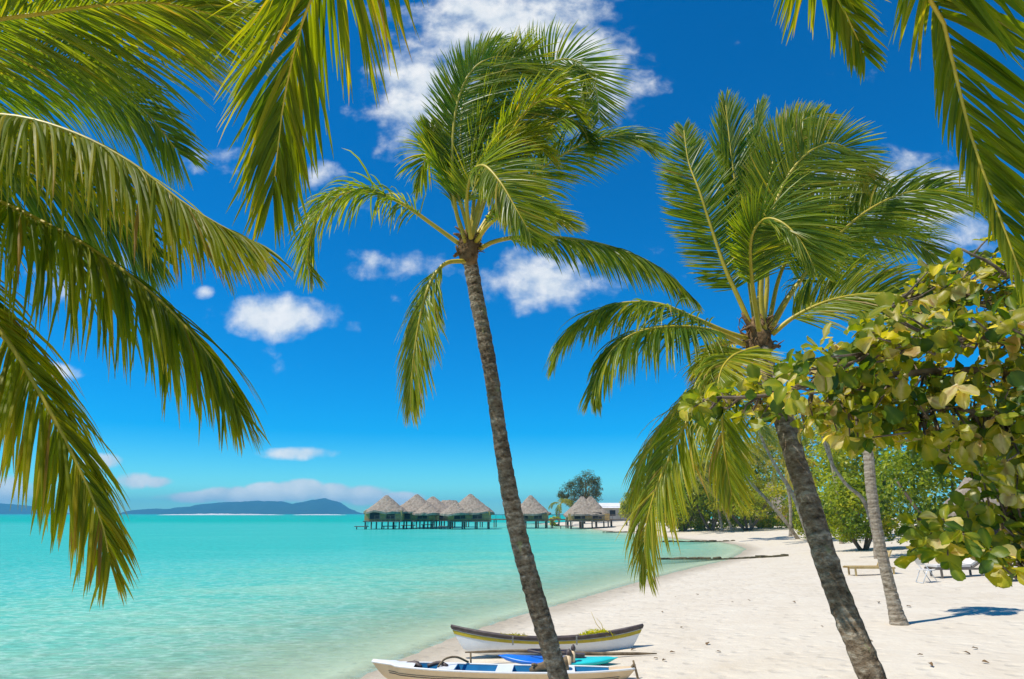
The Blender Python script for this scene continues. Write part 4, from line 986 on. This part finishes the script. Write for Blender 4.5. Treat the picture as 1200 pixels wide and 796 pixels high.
# tan outrigger canoe
cx, cy = -.175, 12.8; g0 = gz(cx, cy)
ca = empty('outrigger_canoe', [cx, cy, .075], 'long tan canoe with blue inside and white cross seats in the foreground', 'canoe', rz=R(-4)); ca.rotation_euler[1] = R(.4)
L, B = 4.56, .60; sheer = lambda u: .33 + .05 * abs(u) ** 2 + (.02 if u < -.8 else 0); keel = lambda u: .02 + .10 * abs(u) ** 6
A, f = hull_grid(L, B, sheer, keel, .14, pw=3.2, nu=61)
link_mesh('hull', A.reshape(-1, 3), f, M['canoe_tan'], ca, None, True, False)
A2, f2 = hull_grid(L, B, sheer, keel, .14, pw=3.2, nu=61, inset=.035, zfloor=.17)
link_mesh('inner_hull', A2.reshape(-1, 3), [q_[::-1] for q_ in f2], M['canoe_blue'], ca, None, True, False)
b = MB()
for side in (0, -1): b.tube(A[:, side] + np.array([0, 0, .006]), .018, 7)
b.build('gunwale', M['boat_white'], ca, True, False)
for s0, s1 in ((.70, .735), (.775, .80)):
    band(L, B, sheer, keel, .14, s0, s1, 3.2, .55, .006, u0=-.88, u1=.9).build('stripe', M['canoe_stripe'], ca, True, False)
for sg, um in ((-1, .66), (1, .80)):              # end decks
    v = []; us = np.linspace(um, .995, 12)
    for u in us:
        hb = max(.004, B / 2 * (1 - u ** 3.2)); v += [[sg * u * L / 2, -hb, sheer(sg * u) + .012], [sg * u * L / 2, 0, sheer(sg * u) + .045], [sg * u * L / 2, hb, sheer(sg * u) + .012]]
    f = [[i * 3 + j, i * 3 + 3 + j, i * 3 + 4 + j, i * 3 + 1 + j] for i in range(11) for j in range(2)]
    link_mesh('end_deck', v, f if sg > 0 else [q_[::-1] for q_ in f], M['boat_white'] if sg < 0 else M['canoe_tan'], ca, None, True, False)
for x, ww in ((-.95, .3), (.05, .28), (1.15, .2)):
    hb = B / 2 * (1 - abs(x / 2.35) ** 3.2)
    b = MB(); b.box([x, 0, sheer(x / 2.35) + .006], [ww, hb * 2 - .05, .028]); b.build('thwart', M['boat_white'], ca, False, False)
b = MB(); C, _ = catmull([[-1.1, -.12, .36], [-1.0, .05, .46], [-.82, .18, .47], [-.62, .29, .37]], 16); b.tube(C, .018, 6); b.build('outrigger_boom', M['driftwood'], ca, True, False)
b = MB(); b.tube([[-.58, .40, .05], [-.60, .41, .50]], .018, 6); b.build('peg', M['driftwood'], ca, True, False)
b = MB(); C, _ = catmull([[-1.75, 0, .33], [-1.55, .05, .37], [-1.4, -.03, .34]], 8); b.tube(C, [.03, .05, .06, .05, .06, .06, .04, .03], 7); C, _ = catmull([[-1.3, .0, .35], [-1.1, .04, .40], [-.95, -.02, .36]], 8); b.tube(C, .035, 7); b.build('lashing', M['boat_dark'], ca, True, False)

# crossed support sticks at the canoe's right end
o = empty('crossed_sticks', [2.1, 12.65, gz(2.1, 12.65)], 'two thin crossed sticks standing in the sand at the right end of the tan canoe', 'sticks')
b = MB(); b.tube([at(722, 803, 12.65), at(735, 788, 12.65), at(744, 778, 12.65)], [.03, .028, .024], 6); b.build('stick', M['driftwood'], o, True)
b = MB(); b.tube([at(750, 806, 12.6), at(746, 789, 12.63), at(742, 774, 12.65)], [.022, .022, .018], 6); b.build('stick', M['driftwood'], o, True)

# blue kayak
kc = np.array([(at(583, 772, 14.2)[0] + at(724, 779, 14.0)[0]) / 2, 14.05]); kl = at(724, 779, 14.0)[0] - at(583, 772, 14.2)[0]
kz = gz(*kc)
ky = empty('kayak', [kc[0], kc[1], kz + .02], 'slim blue kayak with turquoise end lying between the white boat and the tan canoe', 'kayak', rz=R(-6))
us = np.linspace(-1, 1, 40)
def kay(us_, nm, mat):
    v = []; n = 14
    for u in us_:
        hw = max(.01, .33 * (1 - abs(u) ** 2.6)); hh = .075 * (1 - .35 * abs(u) ** 2); zc = .09 + .08 * abs(u) ** 2.5
        for k in range(n):
            a = 2 * math.pi * k / n; v.append([u * kl / 2, hw * math.cos(a), zc + (hh * .8 if math.sin(a) > 0 else hh * 1.2) * math.sin(a) * min(1, hw / .12)])
    m_ = len(us_); f = [[i * n + k, i * n + (k + 1) % n, (i + 1) * n + (k + 1) % n, (i + 1) * n + k] for i in range(m_ - 1) for k in range(n)]
    f += [list(range(n)), [(m_ - 1) * n + k for k in range(n)][::-1]]
    link_mesh(nm, v, f, mat, ky, None, True, False)
kay(np.linspace(-1, .22, 26), 'hull', M['kayak_blue']); kay(np.linspace(.222, 1, 18), 'end_hull', M['kayak_teal'])
b = MB(); C, _ = catmull([[-.28, -.17, .25], [-.55, 0, .27], [-.28, .17, .25], [.1, .17, .25], [.22, 0, .26], [.1, -.17, .25], [-.28, -.17, .25]], 24); b.tube(C, .022, 6); b.build('cockpit_rim', M['boat_dark'], ky, True, False)
b = MB(); b.box([.42, .02, .20], [.2, .16, .05]); b.build('seat_pad', M['boat_dark'], ky, False, False)
# float pole across
p0, p1 = at(545, 764.5, 14.75), at(770, 770.5, 14.5)
p0[2] = max(p0[2], gz(p0[0], p0[1]) + .03); p1[2] = max(p1[2], gz(p1[0], p1[1]) + .03)
b = MB(); C, _ = catmull([p0, p0 * .7 + p1 * .3 + [0, 0, .03], p0 * .35 + p1 * .65 + [0, 0, -.01], p1], 24); b.tube(C, np.interp(np.linspace(0, 1, 24), [0, .1, .6, .9, 1], [.012, .024, .038, .028, .010]), 8)
tag(b.build('float_pole', M['driftwood'], None, True), 'long thin weathered pole lying on the sand below the white boat', 'pole')
# cream post with dark knobs
pp = at(667, 781, 13.75); pz = gz(pp[0], pp[1])
o = empty('mooring_post', [pp[0], pp[1], pz], 'short cream post with two dark knobs beside the central trunk', 'post')
t0_, t1_ = at(667, 768, 13.75)[2], at(671, 763, 13.75)[2]
b = MB(); b.tube([[pp[0], pp[1], pz - .1], [pp[0], pp[1], t0_]], .05, 10); b.tube([[pp[0] + .085, pp[1] + .03, pz - .1], [pp[0] + .085, pp[1] + .03, t1_]], .035, 10); b.build('shaft', M['canoe_tan'], o, True)
for dx, zt, rr in ((0, t0_, .06), (.085, t1_, .045)):
    b = MB(); k_ = np.linspace(0, 1, 8); b.tube(np.array([[pp[0] + dx, pp[1] + (.03 if dx else 0), zt - .02 + .13 * s] for s in k_]), rr * np.sin(math.pi * (.12 + .8 * k_)), 10); b.build('knob', M['boat_dark'], o, True)
# log by the trunk
l0, l1 = at(621, 787, 12.65), at(645, 781, 12.65)
b = MB(); C, _ = catmull([l0, (l0 + l1) / 2 + [0, .02, .0], l1 + [.3, .05, .03]], 16); rr = np.interp(np.linspace(0, 1, 16), [0, .12, .5, 1], [.05, .085, .10, .12]) * (1 + rng.normal(0, .07, 16))
b.tube(C, rr, 10); C2, _ = catmull([C[4], C[4] + [-.08, -.05, .07], C[4] + [-.14, -.08, .08]], 6); b.tube(C2, np.linspace(.04, .02, 6), 6)
tag(b.build('driftwood_log', M['driftwood'], None, True), 'stubby brown driftwood log lying across the tan canoe, left of the central trunk', 'log')

# ------------------------------------------------------------------ sun loungers on the far sand
def lounger(px, py, rz, label, mat_f, cushion=False, back=55, Ls=1.95):
    p = G(px, py)
    o = empty('sun_lounger', p, label, 'sun lounger', 'sun loungers on the sand', rz)
    b = MB()
    for y in (-.3, .3): b.box([-.1, y, .3], [Ls * .95, .05, .07])
    for i in range(12): b.box([-Ls * .48 + i * .115, 0, .345], [.09, .6, .02])
    b.build('seat', M[mat_f], o, False, False)
    for x in (-.8, .75):
        for y in (-.3, .3):
            b = MB(); b.box([x, y, .13], [.06, .06, .28]); b.build('leg', M[mat_f], o, False, False)
    b = MB(); a = R(back); hx = .42
    for i in range(6):
        t = .08 + i * .115; b.box([hx + t * math.cos(a), 0, .345 + t * math.sin(a)], [.09, .6, .02], 0, .5, 0, -a)
    for y in (-.31, .31): b.box([hx + .36 * math.cos(a), y, .345 + .36 * math.sin(a)], [.76, .04, .05], 0, .5, 0, -a)
    b.build('backrest', M[mat_f], o, False, False)
    if cushion:
        b = MB(); b.box([-.28, 0, .40], [1.3, .58, .08]); b.box([hx + .40 * math.cos(a) - .05, 0, .43 + .36 * math.sin(a)], [.74, .58, .08], 0, .5, 0, -a); b.build('cushion', M['cushion'], o, False, False)
lounger(1022, 674, 0, 'honey coloured wooden sun lounger with raised back behind the slim grey palm', 'lounger_wood', False, 62)
lounger(1122, 676, R(4), 'sun lounger with pale cushion just below the lowest round leaves', 'timber', True, 30)
lounger(1196, 680, R(-3), 'sun lounger cut by the right edge of the picture', 'timber', True, 25)
# pale folding chair
p = G(1086, 683); o = empty('folding_chair', p, 'pale metal folding chair between two sun loungers', 'chair')
b = MB()
for y in (-.22, .22):
    b.tube([p + [-.25, y, 0], p + [-.05, y, .42], p + [.22, y, .44]], .014, 6); b.tube([p + [.28, y, 0], p + [.05, y, .40], p + [-.26, y, .86]], .014, 6)
b.tube([p + [.28, -.22, .01], p + [.28, .22, .01]], .014, 6); b.tube([p + [-.25, -.22, .01], p + [-.25, .22, .01]], .014, 6)
b.build('frame', M['grey_metal'], o, True)
b = MB(); b.box(p + [.03, 0, .43], [.42, .42, .03]); b.build('seat', M['cushion'], o)
b = MB(); b.box(p + [-.19, 0, .72], [.03, .42, .26], 0, .5, 0, R(-28)); b.build('backrest', M['cushion'], o)

# dry leaves and bits of husk scattered on the sand
q = np.random.default_rng(314); first = None
for k in range(26):
    p = G(q.uniform(690, 1180), q.uniform(690, 790))
    if shore_dist(p[0], p[1]) < 1.2: continue
    if first is None:
        v, f = leaf_shape(.15, .085, .15, .5, q); b = MB(); b.add(v + [-.07, 0, .035], f, .97); first = o = b.build('dry_leaf', M['fibre'], None, True)
    else:
        o = first.copy(); COL.objects.link(o)
    o.location = p + [0, 0, .004]; o.rotation_euler = (q.normal(0, .2), q.normal(0, .2), q.uniform(0, 6.28)); sc = q.uniform(.5, 1.15); o.scale = (sc, sc * q.uniform(.6, 1.1), sc)
    tag(o, 'small dry brown leaf lying on the open sand of the beach', 'leaf', 'dry leaves scattered on the sand')

# ------------------------------------------------------------------ haze, sky, sun
m, nt, out = new_mat('sea_air')
pv = N(nt, 'ShaderNodeVolumePrincipled'); pv.inputs['Color'].default_value = (.17, .66, 1.0, 1); pv.inputs['Density'].default_value = 2.5e-4; pv.inputs['Anisotropy'].default_value = 0
nt.links.new(pv.outputs[0], out.inputs['Volume'])
b = MB(); b.box([0, 2450, 51.2], [14400, 5800, 110]); hz = b.build('haze', m); tag(hz, kind='stuff')

SUN_EL, SUN_DIR = R(62), np.array([-.96, -.30])
s = nrm(SUN_DIR); tosun = np.array([s[0] * math.cos(SUN_EL), s[1] * math.cos(SUN_EL), math.sin(SUN_EL)])
ld = bpy.data.lights.new('sun', 'SUN'); ld.energy = 4.0; ld.angle = R(.5); ld.color = (1, .955, .88)
lo = bpy.data.objects.new('sun', ld); COL.objects.link(lo)
from mathutils import Vector
lo.rotation_euler = Vector(tosun).to_track_quat('Z', 'Y').to_euler(); lo.location = (-20, -5, 40)

w = bpy.data.worlds.new('World'); scene.world = w; w.use_nodes = True
nt = w.node_tree; nt.nodes.clear()
wo = nt.nodes.new('ShaderNodeOutputWorld'); bg = nt.nodes.new('ShaderNodeBackground'); nt.links.new(bg.outputs[0], wo.inputs[0])
STR = .10; bg.inputs[1].default_value = STR
sky = nt.nodes.new('ShaderNodeTexSky'); sky.sky_type = 'NISHITA'; sky.sun_disc = False
sky.sun_elevation = SUN_EL; sky.sun_rotation = math.atan2(tosun[0], tosun[1]); sky.altitude = 0; sky.air_density = .85; sky.dust_density = 0; sky.ozone_density = 4.0
hs = nt.nodes.new('ShaderNodeHueSaturation'); hs.inputs['Saturation'].default_value = 1.8; hs.inputs['Value'].default_value = 1.0
nt.links.new(sky.outputs[0], hs.inputs['Color'])
gam = N(nt, 'ShaderNodeMix', data_type='RGBA', blend_type='MULTIPLY'); gam.inputs[0].default_value = 1; gam.inputs[7].default_value = (.48, 1.17, 1.2, 1)
nt.links.new(hs.outputs[0], gam.inputs[6])
# cumulus: each cloud has its bearing and height in the sky
tc = nt.nodes.new('ShaderNodeTexCoord'); sp = nt.nodes.new('ShaderNodeSeparateXYZ'); nt.links.new(tc.outputs['Generated'], sp.inputs[0])
yy = mathn(nt, 'MAXIMUM', sp.outputs[1], .05)
uu = mathn(nt, 'DIVIDE', sp.outputs[0], yy); vv = mathn(nt, 'DIVIDE', sp.outputs[2], yy)
cb = nt.nodes.new('ShaderNodeCombineXYZ'); nt.links.new(uu, cb.inputs[0]); nt.links.new(vv, cb.inputs[1])
nzv = N(nt, 'ShaderNodeTexNoise', i_Scale=7.0, i_Detail=8.0, i_Roughness=.52, i_Distortion=.15); 
mp = N(nt, 'ShaderNodeMapping'); mp.inputs['Scale'].default_value = (1, 1.12, 1); nt.links.new(cb.outputs[0], mp.inputs[0]); nt.links.new(mp.outputs[0], nzv.inputs['Vector'])
nzf = N(nt, 'ShaderNodeTexNoise', i_Scale=24.0, i_Detail=7.0, i_Roughness=.55, i_Distortion=.15); nt.links.new(mp.outputs[0], nzf.inputs['Vector'])
nz = mathn(nt, 'ADD', mathn(nt, 'MULTIPLY', nzv.outputs['Fac'], .58), mathn(nt, 'MULTIPLY', nzf.outputs['Fac'], .42))
clouds = [  # bearing/height given as photo pixels, radii in pixels, thickness
    (600, 35, 150, 75, 1.0), (500, 120, 85, 75, 1.0), (680, 75, 90, 80, .9), (640, 330, 80, 40, .9), (470, 310, 55, 14, .35),
    (325, 370, 76, 27, 1.25), (240, 342, 12, 8, .6), (415, 383, 11, 9, .6), (240, 190, 42, 20, .5), (370, 205, 25, 16, .4),
    (345, 531, 46, 9, 1.2), (1060, 230, 110, 55, .9), (1140, 275, 70, 35, .6), (120, 541, 26, 10, 1.4), (158, 563, 26, 11, 1.7), (185, 565, 22, 8, 1.5), (60, 438, 40, 12, 1.0),
    (225, 583, 50, 8, 1.7), (270, 580, 40, 11, 2.0), (312, 578, 36, 13, 2.1), (352, 575, 34, 14, 2.2), (390, 579, 34, 13, 2.1), (425, 581, 36, 13, 2.0), (465, 585, 36, 9, 1.7), (10, 575, 34, 20, 1.6), (80, 330, 60, 30, .4)]
tot = None
for px, py, rx, ry, th in clouds:
    c = at(px, py, 1.0); e = at(px + rx, py, 1.0); t_ = at(px, py - ry, 1.0)
    u0, v0 = c[0], c[2] - CAMZ; ru, rv = e[0] - c[0], t_[2] - CAMZ - v0
    a = mathn(nt, 'DIVIDE', mathn(nt, 'SUBTRACT', uu, float(u0)), float(ru)); b_ = mathn(nt, 'DIVIDE', mathn(nt, 'SUBTRACT', vv, float(v0)), float(rv))
    d = mathn(nt, 'SUBTRACT', 1, mathn(nt, 'ADD', mathn(nt, 'MULTIPLY', a, a), mathn(nt, 'MULTIPLY', b_, b_)))
    d = mathn(nt, 'MULTIPLY', mathn(nt, 'MAXIMUM', d, -2.5), th)
    tot = d if tot is None else mathn(nt, 'MAXIMUM', tot, d)
dens = mathn(nt, 'ADD', mathn(nt, 'MULTIPLY', tot, .55), mathn(nt, 'MULTIPLY', mathn(nt, 'SUBTRACT', nz, .455), 3.2))
mr = N(nt, 'ShaderNodeMapRange'); mr.interpolation_type = 'SMOOTHSTEP'; mr.inputs[1].default_value = .04; mr.inputs[2].default_value = .85; mr.inputs[3].default_value = 0; mr.inputs[4].default_value = .9
nt.links.new(dens, mr.inputs[0])
front = mathn(nt, 'GREATER_THAN', sp.outputs[1], .06)
cf_ = mathn(nt, 'MULTIPLY', mr.outputs[0], front)
mp2 = N(nt, 'ShaderNodeMapping'); mp2.inputs['Location'].default_value = (-.012, .020, 0); nt.links.new(mp.outputs[0], mp2.inputs[0])
na = N(nt, 'ShaderNodeTexNoise', i_Scale=7.0, i_Detail=8.0, i_Roughness=.52, i_Distortion=.15); nb = N(nt, 'ShaderNodeTexNoise', i_Scale=24.0, i_Detail=7.0, i_Roughness=.55, i_Distortion=.15)
nt.links.new(mp2.outputs[0], na.inputs['Vector']); nt.links.new(mp2.outputs[0], nb.inputs['Vector'])
nz2 = mathn(nt, 'ADD', mathn(nt, 'MULTIPLY', na.outputs['Fac'], .58), mathn(nt, 'MULTIPLY', nb.outputs['Fac'], .42))
rel = mathn(nt, 'ADD', .5, mathn(nt, 'MULTIPLY', mathn(nt, 'SUBTRACT', nz, nz2), 4.0), True)  # lit and shaded cloud sides, painted from the offset noise
rel = mathn(nt, 'ADD', mathn(nt, 'MULTIPLY', rel, .6), mathn(nt, 'MULTIPLY', dens, .32), True)
cc = ramp(nt, [(.0, (.56, .66, .76)), (.4, (.70, .77, .83)), (.75, (.88, .90, .91)), (1, (.98, .98, .97))], rel)
sc_ = N(nt, 'ShaderNodeMix', data_type='RGBA', blend_type='MULTIPLY'); sc_.inputs[0].default_value = 1; nt.links.new(cc.outputs[0], sc_.inputs[6])
k = .84 / STR; sc_.inputs[7].default_value = (k, k, k, 1); sc_.clamp_result = False
mixc = N(nt, 'ShaderNodeMix', data_type='RGBA'); nt.links.new(cf_, mixc.inputs[0]); nt.links.new(gam.outputs[2], mixc.inputs[6]); nt.links.new(sc_.outputs[2], mixc.inputs[7])
nt.links.new(mixc.outputs[2], bg.inputs[0])

vs = scene.view_settings; vs.view_transform = 'Standard'; vs.look = 'None'; vs.gamma = 1; vs.use_curve_mapping = False; vs.exposure = 0.35
cy = scene.cycles
cy.use_denoising = True
cy.max_bounces = 6; cy.diffuse_bounces = 3; cy.glossy_bounces = 2; cy.transmission_bounces = 3; cy.transparent_max_bounces = 10; cy.volume_bounces = 0
